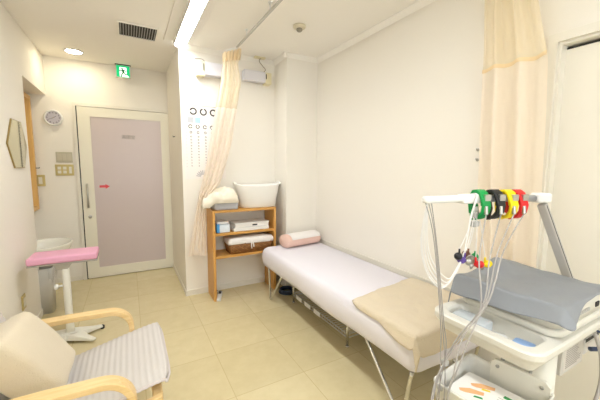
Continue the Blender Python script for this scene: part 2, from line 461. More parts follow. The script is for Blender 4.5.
t = thing('air_vent', 'square ceiling air vent with dark slots', 'vent', (.13, 3.125, ZC-.012))
x0, x1, y0, y1 = -.012, .270, 2.985, 3.268
mb = MB().box(x0-.012, y0-.012, ZC-.012, x1+.012, y0, ZC-.001).box(x0-.012, y1, ZC-.012, x1+.012, y1+.012, ZC-.001)
mb.box(x0-.012, y0, ZC-.012, x0, y1, ZC-.001).box(x1, y0, ZC-.012, x1+.012, y1, ZC-.001)
mb.build('frame', CEIL, t)
MB().box(x0, y0, ZC-.004, x1, y1, ZC-.001).build('duct_back', DARK, t)
for k in range(14):
    x = x0+(k+.5)*(x1-x0)/14
    MB().box(x-.002, y0, ZC-.011, x+.002, y1, ZC-.004).build('slat', GREYP, t)

t = thing('smoke_detector', 'round cream smoke detector on the ceiling', 'smoke detector', (1.285, 2.335, ZC))
MB().lathe([(.052, 0), (.052, -.012), (.047, -.02), (.03, -.024), (.002, -.024)], c=(1.285, 2.335, ZC-.001), n=32).build('base', mat('detector_cream', (222, 212, 186), .5), t, smooth=True)
MB().lathe([(.024, -.022), (.026, -.034), (.017, -.046), (.002, -.046)], c=(1.285, 2.335, ZC-.001), n=24).build('sensor', mat('detector_grey', (150, 142, 124), .5), t, smooth=True)

t = thing('exit_sign', 'green lit exit sign with a running figure above the door', 'sign', (0, 4.22, 2.354))
ex0, ex1, ez0, ez1, ey = -.073, .073, 2.352, 2.492, 4.215
MB().box(ex0, ey, ez0, ex1, ey+.03, ez1).build('housing', OFFW, t, bevel=.003)
MB().box(ex0-.006, ey-.006, ez1, ex1+.006, ey+.036, ZC-.0005).build('bracket', DARK, t)
MB().box(ex0+.006, ey-.0015, ez0+.006, ex1-.006, ey+.001, ez1-.006).build('face', EXITG, t)
def sg(u, v): return (ex0+.006+u*.134, ey-.0022, ez0+.006+v*.128)
MB().prism([sg(*p) for p in ((.24, .04), (.24, .86), (.76, .86), (.76, .28), (.94, .04))], (0, .0004, 0)).build('doorway', EXITW, t)
mb = MB()
def sg2(u, v): x, y, z = sg(u, v); return (x, y-.0008, z)
def limb(mb, pts, w_):
    for (a, b), (c, d) in zip(pts, pts[1:]):
        p, q = Vector((a, b)), Vector((c, d)); dr = (q-p).normalized()*w_/2; n_ = Vector((-dr.y, dr.x))
        mb.prism([sg2(*v) for v in (p-dr*.6-n_, q+dr*.6-n_, q+dr*.6+n_, p-dr*.6+n_)], (0, .0004, 0))
mb.prism([sg2(.43+.075*math.cos(a*PI/6), .75+.075*math.sin(a*PI/6)) for a in range(12)], (0, .0004, 0))
limb(mb, [(.46, .62), (.53, .42)], .17)
limb(mb, [(.46, .64), (.34, .56), (.24, .54)], .075)
limb(mb, [(.50, .64), (.62, .58), (.70, .50)], .075)
limb(mb, [(.50, .40), (.40, .24), (.36, .06)], .09)
limb(mb, [(.54, .40), (.64, .26), (.80, .24)], .09)
mb.build('running_figure', GREEN, t)

t = thing('ceiling_plate', 'small cream cable plate on the ceiling by the right lamp', 'cable plate', (1.27, 3.195, ZC-.014))
MB().box(1.215, 3.165, ZC-.014, 1.335, 3.228, ZC-.001).build('plate', CREAMP, t, bevel=.003)
MB().tube(crom([(1.285, 3.19, ZC-.012), (1.275, 3.2, 2.46), (1.31, 3.2, 2.42), (1.345, 3.2, 2.385), (1.325, 3.2, 2.355)], 6), .0035, 6).build('wire', mat('brown_wire', (150, 130, 96), .5), t, smooth=True)

# ------------------------------------------------------------------ curtain rail and the two curtains
t = thing('curtain_rail', 'straight aluminium curtain rail hung below the ceiling', 'curtain rail', (.93, 1.6, 2.44))
MB().box(.921, .35, 2.432, .939, 2.90, 2.446).build('track', ALU, t, bevel=.002)
for y in (2.62, 2.12, 1.62, 1.12, .62):
    mb = MB().cyl((.93, y, 2.446), (.93, y, ZC-.004), .005, 10); mb.lathe([(.016, 0), (.016, .004)], c=(.93, y, ZC-.005), n=14)
    mb.build('hanger', WHITE, t, smooth=True)
MB().box(.918, 2.90, 2.429, .942, 2.915, 2.449).build('end_cap', WHITE, t)

CURT_L = curtain_mat('peach_curtain', (255, 244, 230), (254, 240, 212), 1.90)
tabL = ((2.43, .806, .975, 2.93), (2.404, .808, .975, 2.93), (2.30, .806, .955, 2.935), (2.143, .789, .987, 2.95), (1.917, .749, .953, 2.98), (1.594, .697, .913, 3.03), (1.355, .662, .859, 3.07),
        (1.16, .614, .800, 3.09), (1.06, .588, .690, 3.09), (.96, .565, .662, 3.09), (.771, .527, .655, 3.09), (.448, .462, .650, 3.09))
def cl(u, v):
    z = lerp(2.425, .455, v); a, b, y = interp(tabL, z)
    z += max(0, 1-v*14)*(.075*u-.052)
    ph = u*2*PI*4.2
    amp = lerp(.012, .016, min(1, v*1.5))*(1-.6*max(0, (v-.7)/.3))
    yy = y + amp*math.sin(ph+1.2*math.sin(v*3)) + .010*math.sin(ph*.37+v*5)
    x = lerp(a, b, u) + .006*math.sin(ph*1.0+1.6)
    x = min(x, .672) if z < 1.02 else x
    if z < .6: z += .012*math.sin(u*4)
    return (x, yy-.02*max(0, v-.6), z)
t = thing('curtain', 'peach curtain gathered beside the eye chart and drawn left of the shelf', 'curtain', (.6, 2.92, .48))
MB().grid(cl, 110, 70).build('cloth', CURT_L, t, smooth=True)
def head(u, v):
    z = lerp(2.428, 2.33, v)+(.075*u-.052)*lerp(1, .5, v); a, b, y = interp(tabL, z)
    ph = u*2*PI*5.5
    return (lerp(a-.006, b+.006, u), 2.93-.012+.020*math.sin(ph)-.004, z)
MB().grid(head, 90, 4).build('heading_tape', curtain_mat('curtain_heading', (253, 238, 210), (253, 238, 210), 9), t, smooth=True)
mb = MB()
for k in range(5):
    y = 2.865-.0*k; x = .82+.028*k
    mb.tube(crom([(x, 2.92, 2.40+.003*k), (lerp(x, .93, .6), 2.90, 2.425), (.93, 2.885-.006*k, 2.436)], 4), .003, 6)
mb.build('hooks', WHITE, t, smooth=True)

CURT_R = curtain_mat('pale_peach_curtain', (255, 244, 228), (254, 241, 213), 1.885)
tabR = ((2.47, 1.085, .875), (2.25, 1.080, .84), (2.0, 1.070, .785), (1.86, 1.066, .752), (1.6, 1.06, .738), (1.25, 1.045, .727), (.85, 1.02, .728), (.62, 1.00, .73))
def cr_(u, v):
    z = lerp(2.47, .62, v); a, b = interp(tabR, z)
    ph = u*2*PI*2.6
    net = 1 if z > 1.885 else 0
    amp = lerp(.020, .032, v)
    x = 1.755 + amp*math.sin(ph+.8*math.sin(v*4)) + .008*math.sin(ph*2.3+1)*(1 if z > 1.9 else .3)
    return (x, lerp(a, b, u)+.008*math.sin(ph+1), z)
t = thing('curtain', 'pale peach curtain with a net top hanging against the right wall', 'curtain', (1.755, .9, .62))
MB().grid(cr_, 100, 74).build('cloth', CURT_R, t, smooth=True)
def seam(u, v):
    x, y, z = cr_(u, (2.47-1.885)/(2.47-.62)); z = lerp(1.897, 1.877, v) + 0.0; return (x-.004, y, z)
MB().grid(seam, 100, 2).build('net_seam', mat('seam', (240, 216, 172), .9), t, smooth=True)
t = thing('curtain_rail', 'short aluminium curtain rail near the right wall', 'curtain rail', (1.755, .9, 2.47))
MB().box(1.746, .60, 2.47, 1.764, 1.35, 2.484).build('track', ALU, t)
for y in (.7, 1.25): MB().cyl((1.755, y, 2.484), (1.755, y, ZC-.001), .005, 10).build('hanger', WHITE, t)

# ------------------------------------------------------------------ on the walls
t = thing('wall_clock', 'round white wall clock with grey dial beside the door', 'clock', (-.686, YB-.03, 1.853))
RX = Matrix.Rotation(PI/2, 3, 'X'); cc = (-.686, YB, 1.853)
MB().lathe([(.084, 0), (.086, .018), (.080, .03), (.070, .030), (.067, .022)], c=cc, n=40, mtx=RX).build('case', WHITE, t, smooth=True)
MB().lathe([(.068, .021), (.068, .023)], c=cc, n=40, mtx=RX).build('dial', DIAL, t)
mb = MB()
for k in range(12):
    a = k*PI/6; c_ = Vector((-.686+.055*math.sin(a), YB-.0235, 1.853+.055*math.cos(a)))
    strokes(mb, c_.x-.004, c_.z-.006, .008, .012, [(0, 0, 0, 1), (0, 1, 1, 1), (1, 1, 1, 0)] if k % 2 else [(.5, 0, .5, 1), (0, 0, 1, 0)], .003, YB-.0236)
mb.build('numerals', INK, t)
def hand(ang, ln, wd, nm):
    d = Vector((math.sin(ang), 0, math.cos(ang))); n_ = Vector((d.z, 0, -d.x))*wd
    c_ = Vector((-.686, YB-.0245, 1.853))
    MB().prism([c_-d*.01-n_, c_+d*ln-n_*.6, c_+d*ln+n_*.6, c_-d*.01+n_], (0, .0006, 0)).build(nm, INK, t)
hand(R(55), .033, .0022, 'hour_hand'); hand(R(245), .052, .0016, 'minute_hand')
lab(MB().lathe([(.004, .024), (.004, .027)], c=cc, n=12, mtx=RX).build('centre_cap', BRASS, t), 'small brown centre cap')

def plate(name, label, cat, x0, x1, z0, z1, m, keys, km, y=YB, kn='switch_key'):
    t = thing(name, label, cat, ((x0+x1)/2, y-.008, z0))
    MB().box(x0, y-.009, z0, x1, y, z1).build('plate', m, t, bevel=.003)
    for a, b, c, d in keys:
        MB().box(lerp(x0, x1, a), y-.014, lerp(z0, z1, c), lerp(x0, x1, b), y-.009, lerp(z0, z1, d)).build(kn, km, t, bevel=.0015)
    return t
plate('light_switch', 'grey three-key light switch, upper of the two by the door', 'light switch', -.692, -.543, 1.372, 1.488, mat('switch_grey', (196, 188, 164), .5),
      [(.08, .34, .16, .84), (.38, .62, .16, .84), (.66, .92, .16, .84)], mat('switch_grey_key', (206, 198, 176), .45))
plate('light_switch', 'gold five-key light switch below the grey one', 'light switch', -.706, -.538, 1.226, 1.350, BRASS,
      [(.13, .31, .55, .8), (.13, .31, .2, .45), (.42, .60, .55, .8), (.42, .60, .2, .45), (.74, .88, .2, .8)], OFFW)
plate('wall_socket', 'small gold socket plate beside the tall wooden frame', 'socket', -.880, -.800, 1.112, 1.236, BRASS, [(.3, .7, .2, .8)], OFFW, kn='socket_face')
# socket plate on the left wall, near the floor
t = thing('wall_socket', 'cream socket plate low on the left wall behind the armchair', 'socket', (XL+.004, 2.95, .26))
MB().box(XL, 2.905, .262, XL+.009, 2.985, .372).build('plate', BRASS, t, bevel=.003)
MB().box(XL+.009, 2.925, .285, XL+.013, 2.965, .35).build('socket_face', OFFW, t, bevel=.0015)
# hexagonal mirror
t = thing('wall_mirror', 'elongated hexagonal mirror with a thin brass edge on the left wall', 'mirror', (XL+.01, 3.14, 1.32))
hx = [(3.035, 1.682), (3.262, 1.682), (3.375, 1.500), (3.272, 1.322), (3.025, 1.320), (2.900, 1.495)]
MB().prism([(XL+.001, y, z) for y, z in hx], (.009, 0, 0)).build('rim', mat('brass_edge', (176, 154, 100), .35, .6), t)
cy_, cz_ = 3.14, 1.50
MB().prism([(XL+.0095, cy_+(y-cy_)*.975, cz_+(z-cz_)*.975) for y, z in hx], (.002, 0, 0)).build('glass', GLASSM, t)
# tall framed mirror above the basin, in the recess
t = thing('wood_frame', 'tall light wood frame in the recess above the basin', 'frame', (XREC+.015, 3.88, .86))
fy0, fy1, fz0, fz1 = 3.50, 4.27, .865, 2.06
MB().box(XREC+.001, fy1-.045, fz0, XREC+.062, fy1, fz1).build('stile', OAK, t, bevel=.003)
MB().box(XREC+.001, fy0, fz0, XREC+.062, fy0+.045, fz1).build('stile', OAK, t, bevel=.003)
MB().box(XREC+.001, fy0+.045, fz0, XREC+.062, fy1-.045, fz0+.045).build('rail', OAK, t, bevel=.003)
MB().box(XREC+.001, fy0+.045, fz1-.045, XREC+.062, fy1-.045, fz1).build('rail', OAK, t, bevel=.003)
MB().box(XREC+.001, fy0+.04, fz0+.04, XREC+.01, fy1-.04, fz1-.04).build('pane', GLASSM, t)
tag(MB().tube([(XREC+.062, 4.252, 1.31), (XREC+.09, 4.252, 1.31), (XREC+.095, 4.252, 1.318)], .004, 8).build('hook', DARK, smooth=True), 'small dark hook on the tall wooden frame', 'hook')
tag(MB().tube([(XN-.001, 3.70, 1.668), (XN-.018, 3.70, 1.662), (XN-.022, 3.70, 1.675)], .004, 8).build('hook', DARK, smooth=True), 'small dark hook on the wall between door and eye chart', 'hook')
for z, nm in ((1.456, 'upper'), (1.396, 'lower')):
    mb = MB().tube([(XR-.001, 1.112, z), (XR-.016, 1.112, z), (XR-.02, 1.112, z+.008)], .004, 8)
    mb.lathe([(.009, 0), (.009, .004)], c=(XR-.001, 1.112, z), n=14, mtx=Matrix.Rotation(-PI/2, 3, 'Y'))
    tag(mb.build('wall_hook', STEEL, smooth=True), nm+' of two small steel hooks on the right wall by the curtain', 'hook')

# eye chart
ch0, ch1, cb0, cb1 = .493, .905, 1.215, 1.962
t = thing('eye_chart', 'white eye test chart of broken rings on the wall left of the curtain', 'eye chart', ((ch0+ch1)/2, YC-.002, cb0))
MB().box(ch0, YC-.003, cb0, ch1, YC-.0005, cb1).build('sheet', CHARTP, t)
fan = MB(); fine = MB()
def cring(mb, x, z, r, gap, y=YC-.0038):
    """broken ring: stroke one fifth of the diameter, gap centred on angle gap"""
    n = 26; g = .205
    a0 = R(gap)+g*1.05; a1 = R(gap)+2*PI-g*1.05
    o = []; i_ = []
    for k in range(n+1):
        a = lerp(a0, a1, k/n)
        o.append((x+r*math.cos(a), y, z+r*math.sin(a))); i_.append((x+.6*r*math.cos(a), y, z+.6*r*math.sin(a)))
    q_ = MB(); ra = q_.ring(o); rb = q_.ring(i_)
    q_.bridge(ra, rb, closed=False); q_.build('broken_ring', mb, t)
for x, g in zip((.588, .686, .784, .872), (180, 90, 30, 270)): cring(INK, x, 1.884, .0355, g)
for x, m_, c_ in ((.535, SQG, 'pale grey square'), (.604, SQB, 'pale blue square'), (.806, SQB, 'pale blue square')):
    lab(MB().box(x, YC-.004, 1.772, x+.052, YC-.003, 1.826).build('colour_patch', m_, t), c_)
for x, g in zip((.557, .627, .697, .767, .837), (0, 90, 0, 225, 180)): cring(INK, x, 1.735, .0195, g)
for x, g in zip((.560, .630, .700, .770, .840), (180, 0, 200, 90, 0)): cring(INK, x, 1.679, .0125, g)
zz = 1.636; r = .0085
for k in range(11):
    for j in range(5): cring(INK if k < 8 else INKM, .562+.0705*j, zz, r, 90*((j*3+k*5) % 4))
    zz -= .030 if k < 3 else .0285; r = max(.0062, r*.95)
zz = 1.735
for k in range(14):
    cring(INKL, .517, zz, .0035, 0); zz -= .0305
for k in range(9):                                               # sunburst of fine lines at the foot
    a = R(10+k*20)
    for q in (-1, 0, 1):
        b = a+R(3.5*q); d = Vector((math.cos(b), 0, math.sin(b)))
        p, e = Vector((.665, YC-.0038, 1.236))+d*.020, Vector((.665, YC-.0038, 1.236))+d*.066
        n_ = Vector((-d.z, 0, d.x))*.0014
        fan.prism([p-n_, e-n_, e+n_, p+n_], (0, .0004, 0))
fine.box(.53, YC-.004, 1.938, .82, YC-.0034, 1.943)
o_ = fine.build('fine_print', INKL, t); fan.build('line_fan', mat('fan_ink', (186, 182, 184), .8), t)

# the two wall lamps high on the chart wall
def wall_unit(x0, x1, z0, z1, flip, label):
    t = thing('wall_lamp', label, 'lamp', ((x0+x1)/2, YC-.05, z0), 'lamps above the eye chart')
    if not flip:
        c0, c1, g0, g1 = x0, x0+.075, x0+.075, x1
    else:
        c0, c1, g0, g1 = x1-.075, x1, x0, x1-.075
    MB().box(c0, YC-.085, z0, c1, YC, z1).build('end_box', CREAMP, t, bevel=.006)
    MB().box(g0, YC-.10, z0+.012, g1, YC-.015, z1-.004).build('panel', LILAC, t, bevel=.004)
    xs = c1-.012 if not flip else c0+.012
    MB().box(xs-.005, YC-.088, z0+.05, xs+.005, YC-.084, z1-.02).build('slot', DARK, t)
    if not flip:
        MB().tube(crom([(x0+.09, YC-.05, z1-.01), (x0+.06, YC-.04, z1+.03), (x0-.01, YC-.01, z1+.035)], 6), .003, 6).build('wire', mat('lamp_wire', (132, 116, 90), .5), t)
wall_unit(.622, .885, 2.215, 2.352, False, 'cream and grey wall lamp, left of the gathered curtain')
wall_unit(1.088, 1.400, 2.225, 2.345, True, 'cream and grey wall lamp, right of the gathered curtain')

# ------------------------------------------------------------------ wash basin, waste bin
t = thing('wash_basin', 'white wash basin in the recess, behind the pink pad', 'basin', (-.72, 3.62, .45))
bx, by = -.715, 3.64
def basin_ring(k, z, n=36):
    out = []
    for q in range(n):
        a = 2*PI*q/n; x = bx+.205*k*math.cos(a); y = by+.235*k*math.sin(a)
        out.append((max(x, XREC+.003), min(y, 3.64+.26), z))
    return out
mb = MB()
hull_rings(mb, [basin_ring(.45, 0.455), basin_ring(.75, 0.495), basin_ring(.93, 0.555), basin_ring(1, 0.603), basin_ring(1.0, 0.610), basin_ring(.93, 0.610), basin_ring(.86, 0.565), basin_ring(.6, 0.505), basin_ring(.2, 0.495)])
mb.build('bowl', mat('porcelain', (242, 240, 230), .15, coat=.3), t, smooth=True)
mb = MB().cyl((-.86, 3.52, .61), (-.86, 3.52, .675), .014, 14)
mb.tube(crom([(-.86, 3.52, .675), (-.83, 3.53, .69), (-.77, 3.55, .672)], 6), .010, 10)
lab(mb.build('faucet', CHROME, t, smooth=True), 'short chrome tap')
MB().cyl((bx, by, .03), (bx, by, .465), .02, 14).build('drain_pipe', CHROME, t, smooth=True)

t = thing('waste_bin', 'grey waste bin lined with a clear bag below the basin', 'bin', (-.775, 3.60, 0))
def bring(k, z):
    return [(-.765+(x)*k, 3.57+(y)*k, z) for x, y in rrect(-.115, -.10, .115, .10, .04)]
# moved clear of the basin's pipe: the bin stands in front of it
def bring(k, z): return [(-.755+x*k, 3.505+y*k, z) for x, y in rrect(-.11, -.085, .11, .085, .035)]
mb = MB(); hull_rings(mb, [bring(.88, .0), bring(1, .42), bring(.96, .42), bring(.85, .012)])
mb.build('bin_body', KICK, t, smooth=True, angle=30)
mb = MB()
def bag(u, v):
    a = rrect(-.112, -.087, .112, .087, .035); n = len(a); p = a[int(u*(n-.001)) % n]
    k = 1.03+.06*math.sin(v*PI)+.03*math.sin(u*40+v*3); z = lerp(.425, .30+.03*math.sin(u*30), v)
    return (-.755+p[0]*k, 3.505+p[1]*k, z)
MB().grid(bag, 27, 5).build('bag_liner', BAG, t, smooth=True)

# ------------------------------------------------------------------ stand with pink pad
t = thing('arm_rest_stand', 'white pedestal stand topped with a tilted pink pad', 'stand', (-.45, 2.83, 0))
px_, py_ = -.45, 2.83
mb = MB()
# four splayed feet
for a in (20, 140, 200, 320):
    d = Vector((math.cos(R(a)), math.sin(R(a)), 0)); n_ = Vector((-d.y, d.x, 0))
    rs = []
    for s_, w_, z0, z1 in ((0.0, .075, .025, .070), (.07, .055, .022, .06), (.15, .030, .018, .042), (.215, .020, .016, .032)):
        c_ = Vector((px_, py_, 0))+d*s_
        rs.append([c_-n_*w_+Vector((0, 0, z0)), c_+n_*w_+Vector((0, 0, z0)), c_+n_*w_*.75+Vector((0, 0, z1)), c_-n_*w_*.75+Vector((0, 0, z1))])
    hull_rings(mb, rs)
mb.build('base', OFFW, t, bevel=.006)
for a in (20, 140, 200):
    d = Vector((math.cos(R(a)), math.sin(R(a)), 0)); c_ = Vector((px_, py_, 0))+d*.215
    lab(MB().lathe([(.012, 0), (.016, .004), (.016, .024), (.006, .032)], c=c_, n=16).build('foot', BLACK, t, smooth=True), 'black rubber foot')
MB().lathe([(.030, .05), (.028, .10), (.025, .13), (.025, .56), (.02, .565)], c=(px_, py_, 0), n=20).build('pole', OFFW, t, smooth=True)
mb = MB().cyl((px_-.025, py_-.01, .44), (px_-.055, py_-.02, .44), .007, 10); mb.lathe([(.018, 0), (.022, .01), (.018, .022), (.004, .024)], c=(px_-.05, py_-.02, .44), n=16, mtx=Matrix.Rotation(-PI/2, 3, 'Y'))
mb.build('knob', WHITE, t, smooth=True)
PT = Matrix.Translation((px_-.02, py_+.11, .612)) @ Matrix.Rotation(R(1), 4, 'Z') @ Matrix.Rotation(R(.5), 4, 'Y') @ Matrix.Rotation(R(-2), 4, 'X')
mb = MB().prism([PT @ Vector(p) for p in ((-.05, -.12, -.012), (.06, -.12, -.012), (.030, -.12, -.055), (-.030, -.12, -.055))], (0, .06, 0))
mb.build('bracket', STEEL, t, bevel=.003)
MB().box(-.205, -.125, -.012, .222, .125, .0, PT).build('tray_plate', STEEL, t, bevel=.002)
mb = MB()
mb.box(-.208, -.13, .0, .222, .13, .055, PT)
mb.build('pad', PINK, t, bevel=.016, seg=4)

# ------------------------------------------------------------------ armchair with ribbed cushion
t = thing('armchair', 'bentwood armchair with grey ribbed cushion, at lower left', 'armchair', (-.25, 1.6, 0))
def arm_frame(y0, y1):
    """one flat loop of laminated wood: arm, front bend, leg, floor runner, back post"""
    path = [(-.62, .548), (-.5, .552), (-.3, .552), (-.13, .546)]
    for a in range(80, -1, -10): path.append((-.13+.105*math.cos(R(a)), .441+.105*math.sin(R(a))))
    path += [(-.022, .36), (-.03, .22), (-.05, .10)]
    for a in range(0, 91, 15): path.append((-.11+.06*math.cos(-R(a)), .075+.06*math.sin(-R(a))))
    path += [(-.3, .015), (-.62, .015)]
    th = .013; o = []; i_ = []
    for k, p in enumerate(path):
        a = Vector(path[max(k-1, 0)]); b = Vector(path[min(k+1, len(path)-1)]); d = (b-a).normalized(); n_ = Vector((-d.y, d.x))
        o.append(Vector(p)+n_*th); i_.append(Vector(p)-n_*th)
    mb = MB(); rs = []
    for a, b in zip(o, i_):
        rs.append([(a.x, y0, a.y), (a.x, y1, a.y), (b.x, y1, b.y), (b.x, y0, b.y)])
    hull_rings(mb, rs)
    return mb
for y0, y1 in ((1.243, 1.303), (1.880, 1.940)):
    arm_frame(y0, y1).build('arm', BIRCH, t, bevel=.004)
for y in (1.305, 1.848):
    mb = MB()
    pts = [(.085, .375), (-.15, .325), (-.36, .285), (-.43, .30), (-.50, .42), (-.60, .66), (-.68, .90)]
    rs = []
    for x, z in pts: rs.append([(x, y, z-.02), (x, y+.03, z-.02), (x-.004, y+.03, z+.02), (x-.004, y, z+.02)])
    hull_rings(mb, rs); mb.build('seat_rail', BIRCH, t, bevel=.004)
MB().box(.045, 1.335, .352, .085, 1.848, .388).build('front_slat', BIRCH, t, bevel=.004)
MB().box(-.64, 1.303, .02, -.58, 1.88, .05).build('cross_bar', BIRCH, t, bevel=.004)
MB().box(-.70, 1.335, .86, -.66, 1.848, .90).build('top_slat', BIRCH, t, bevel=.004)
# cushion: seat and back in one ribbed pad
spine = [(.118, .440), (.10, .466), (-.02, .446), (-.15, .414), (-.28, .380), (-.36, .372), (-.405, .392), (-.44, .45), (-.50, .58), (-.57, .75), (-.62, .88), (-.65, .955)]
sp = [Vector((a, 0, b)) for a, b in spine]; sp = crom(sp, 5)
ln = [0]
for a, b in zip(sp, sp[1:]): ln.append(ln[-1]+(b-a).length)
TOT = ln[-1]
def spine_at(s_):
    s_ *= TOT
    for k in range(len(sp)-1):
        if ln[k+1] >= s_: break
    tt = (s_-ln[k])/max(1e-6, ln[k+1]-ln[k]); p = sp[k].lerp(sp[k+1], tt)
    d = (sp[min(k+2, len(sp)-1)]-sp[max(k-1, 0)]).normalized()
    return p, Vector((-d.z, 0, d.x))*-1
def cush_top(u, v):
    p, n_ = spine_at(u)
    if n_.z < 0 and u < .3: n_ = -n_
    edge = (1-(2*v-1)**8)
    y = lerp(1.345, 1.872, v)-(.012*(1-(2*u-1)**2))*(2*v-1)*0
    off = .0018*math.sin(u*TOT*2*PI/.025)
    q = p + n_*(off+.0)-n_*.018*(1-edge)
    return (q.x, y+(.006*NZ((u*6, v*3, 0))), q.z+.006*NZ((u*5, v*5, 2)))
def cush_bot(u, v):
    p, n_ = spine_at(u)
    if n_.z < 0 and u < .3: n_ = -n_
    q = p - n_*lerp(.030, .052, min(1, u*5))+n_*.012*((2*v-1)**8)
    return (q.x, lerp(1.345, 1.872, v), q.z)
mb = MB(); NU, NV = 190, 18
mb.grid(cush_top, NU, NV, uv=lambda u, v: (u*TOT, v*.52))
mb.build('ribbed_cushion', STRIPE, t, smooth=True)
mb = MB()
mb.grid(cush_bot, 60, NV)
for v in (0, 1): mb.grid(lambda a, b, v=v: Vector(cush_top(a, v)).lerp(Vector(cush_bot(a, v)), b), 190, 1)
for u in (0, 1): mb.grid(lambda a, b, u=u: Vector(cush_top(u, a)).lerp(Vector(cush_bot(u, a)), b), NV, 1)
lab(mb.build('cushion_underside', SEATBACK, t, smooth=True), 'paler underside and edge of the cushion')
edge = [Vector(cush_top(k/60*.5, 0))+Vector((0, -.002, -.010)) for k in range(60, -1, -1)]+[Vector(cush_top(0, k/10))+Vector((.003, 0, -.010)) for k in range(11)]+[Vector(cush_top(k/60*.5, 1))+Vector((0, .002, -.010)) for k in range(61)]
MB().tube(edge, .005, 6).build('piping', mat('piping_cloth', (214, 204, 202), .9), t, smooth=True)

# loose back cushion on the chair
def quad_cushion(qa, qb, qc, qd, th, crown, power=6):
    """qa bottom-far, qb bottom-near, qc top-near, qd top-far"""
    A, B, C_, D = map(Vector, (qa, qb, qc, qd))
    n_ = (B-A).cross(D-A).normalized()
    def P(u, v, s_):
        p = A.lerp(B, u).lerp(D.lerp(C_, u), v)
        e = (1-abs(2*u-1)**power)*(1-abs(2*v-1)**power)
        c_ = (A+B+C_+D)/4
        k = .93+.07*e**.5
        p = c_+(p-c_)*k
        h = max(0, e)**.40
        return p+n_*s_*(th/2*h+crown*e*(1-(2*u-1)**2)*(1-(2*v-1)**2)) + n_*.004*NZ((u*4, v*4, s_))*min(1, e*4)
    return P, n_
P, n_ = quad_cushion((-.303, 1.775, .405), (-.307, 1.44, .410), (-.460, 1.285, .755), (-.450, 1.645, .735), .13, .012, 10)
sgn = 1 if n_.x > 0 else -1
mb = MB()
mb.grid(lambda u, v: P(u, v, sgn), 36, 36); mb.grid(lambda u, v: P(u, v, -sgn), 36, 36)
o = mb.build('cushion', CUSH, smooth=True)
tag(o, 'plump beige cushion leaning on the back of the armchair', 'cushion')

# ------------------------------------------------------------------ couch (bed)
t = thing('treatment_couch', 'narrow couch under a fitted white sheet along the right wall', 'bed', (1.5, 1.93, 0))
BX0, BX1, BY0, BY1, BT, BH = 1.168, 1.822, .935, 2.925, .515, .335
def bed_ring(ins, z, wob=0., n=10):
    pts = rrect(BX0+ins, BY0+ins, BX1-ins*.3, BY1-ins, .05, n)
    # refine the long sides
    out = []
    for k in range(len(pts)):
        a, b = Vector(pts[k]), Vector(pts[(k+1) % len(pts)])
        m_ = max(1, int((b-a).length/.05))
        for j in range(m_):
            p = a.lerp(b, j/m_)
            q = NZ((p.x*3, p.y*3, z*4))*wob
            out.append((p.x+q, p.y+q*.6, z+NZ((p.x*2.2, p.y*2.2, 7))*wob*.9))
    return out
mb = MB()
rings = [bed_ring(.03, BH-.002), bed_ring(.012, BH, .012), bed_ring(.006, BH+.03, .014), bed_ring(.0, BH+.07, .008), bed_ring(0, BH+.11, .004), bed_ring(.006, BT-.04, .003), bed_ring(.016, BT-.018, .002), bed_ring(.032, BT-.005, .001), bed_ring(.055, BT)]
n0 = min(len(r) for r in rings)
rings2 = []
for r in rings:
    rings2.append([r[int(k*len(r)/n0)] for k in range(n0)])
rs = [mb.ring(r) for r in rings2]
for a, b in zip(rs, rs[1:]): mb.bridge(a, b)
mb.cap(rs[0], True); mb.cap(rs[-1])
lab(mb.build('fitted_sheet', SHEET, t, smooth=True), 'white fitted sheet over the mattress')
mb = MB()
mb.box(1.222, BY0+.045, .315, 1.247, BY1-.045, .333).box(1.775, BY0+.035, .30, 1.80, BY1-.035, .333)
mb.box(1.222, BY0+.045, .315, 1.80, BY0+.07, .333).box(1.222, BY1-.07, .315, 1.80, BY1-.045, .333)
lab(mb.build('frame', DARK, t), 'dark frame under the mattress')
def vleg(x, y0, yb, y1):
    path = [(x, y0, .32), (x, lerp(y0, yb, .5), .16), (x, yb+(-.006 if y0 < yb else .006), .03)]
    s_ = 1 if y1 > yb else -1
    path += [(x, yb+s_*.004, .014), (x, yb+s_*.02, .011), (x, yb+s_*.035, .018), (x, yb+s_*.045, .04), (x, lerp(yb+s_*.04, y1, .5), .18), (x, y1, .32)]
    return MB().tube(crom(path, 4), .011, 10)
for x in (1.205, 1.785):
    vleg(x, 2.80, 2.76, 2.50).build('leg', CHROME, t, smooth=True)
    vleg(x, .985, 1.03, 1.33).build('leg', CHROME, t, smooth=True)

# pink bolster pillow with a paper cover
t = thing('pillow', 'pale pink bolster pillow at the far end of the couch', 'pillow', (1.60, 2.80, BT))
pa, pb = Vector((1.345, 2.765, BT+.068)), Vector((1.79, 2.825, BT+.068))
ax = (pb-pa).normalized(); sd = Vector((-ax.y, ax.x, 0))
def bol(u, v, k=1.0, lo=0., hi=1.):
    s_ = lerp(lo, hi, u); L_ = (pb-pa).length
    e = min(1, min(s_, 1-s_)*L_/.035); rr = (1-(1-e)**2.2)**.5 if e < 1 else 1
    a = 2*PI*v; ca, sa = math.cos(a), math.sin(a)
    yy = .092*math.copysign(abs(ca)**.85, ca); zz = .066*math.copysign(abs(sa)**.85, sa)
    return pa.lerp(pb, s_)+(sd*yy+Vector((0, 0, 1))*zz)*((.60+.40*rr) if 1e-6 < s_ < 1-1e-6 else 0)*k
MB().grid(lambda u, v: bol(u, v), 40, 40).build('pillow_body', BLUSH, t, smooth=True)
mb = MB().grid(lambda u, v: bol(u, lerp(.02, .455, v), 1.03, .13, .985), 30, 24)
lab(mb.build('pillow_wrap', PAPERW, t, smooth=True, solid=.002), 'white cloth laid over the pillow')

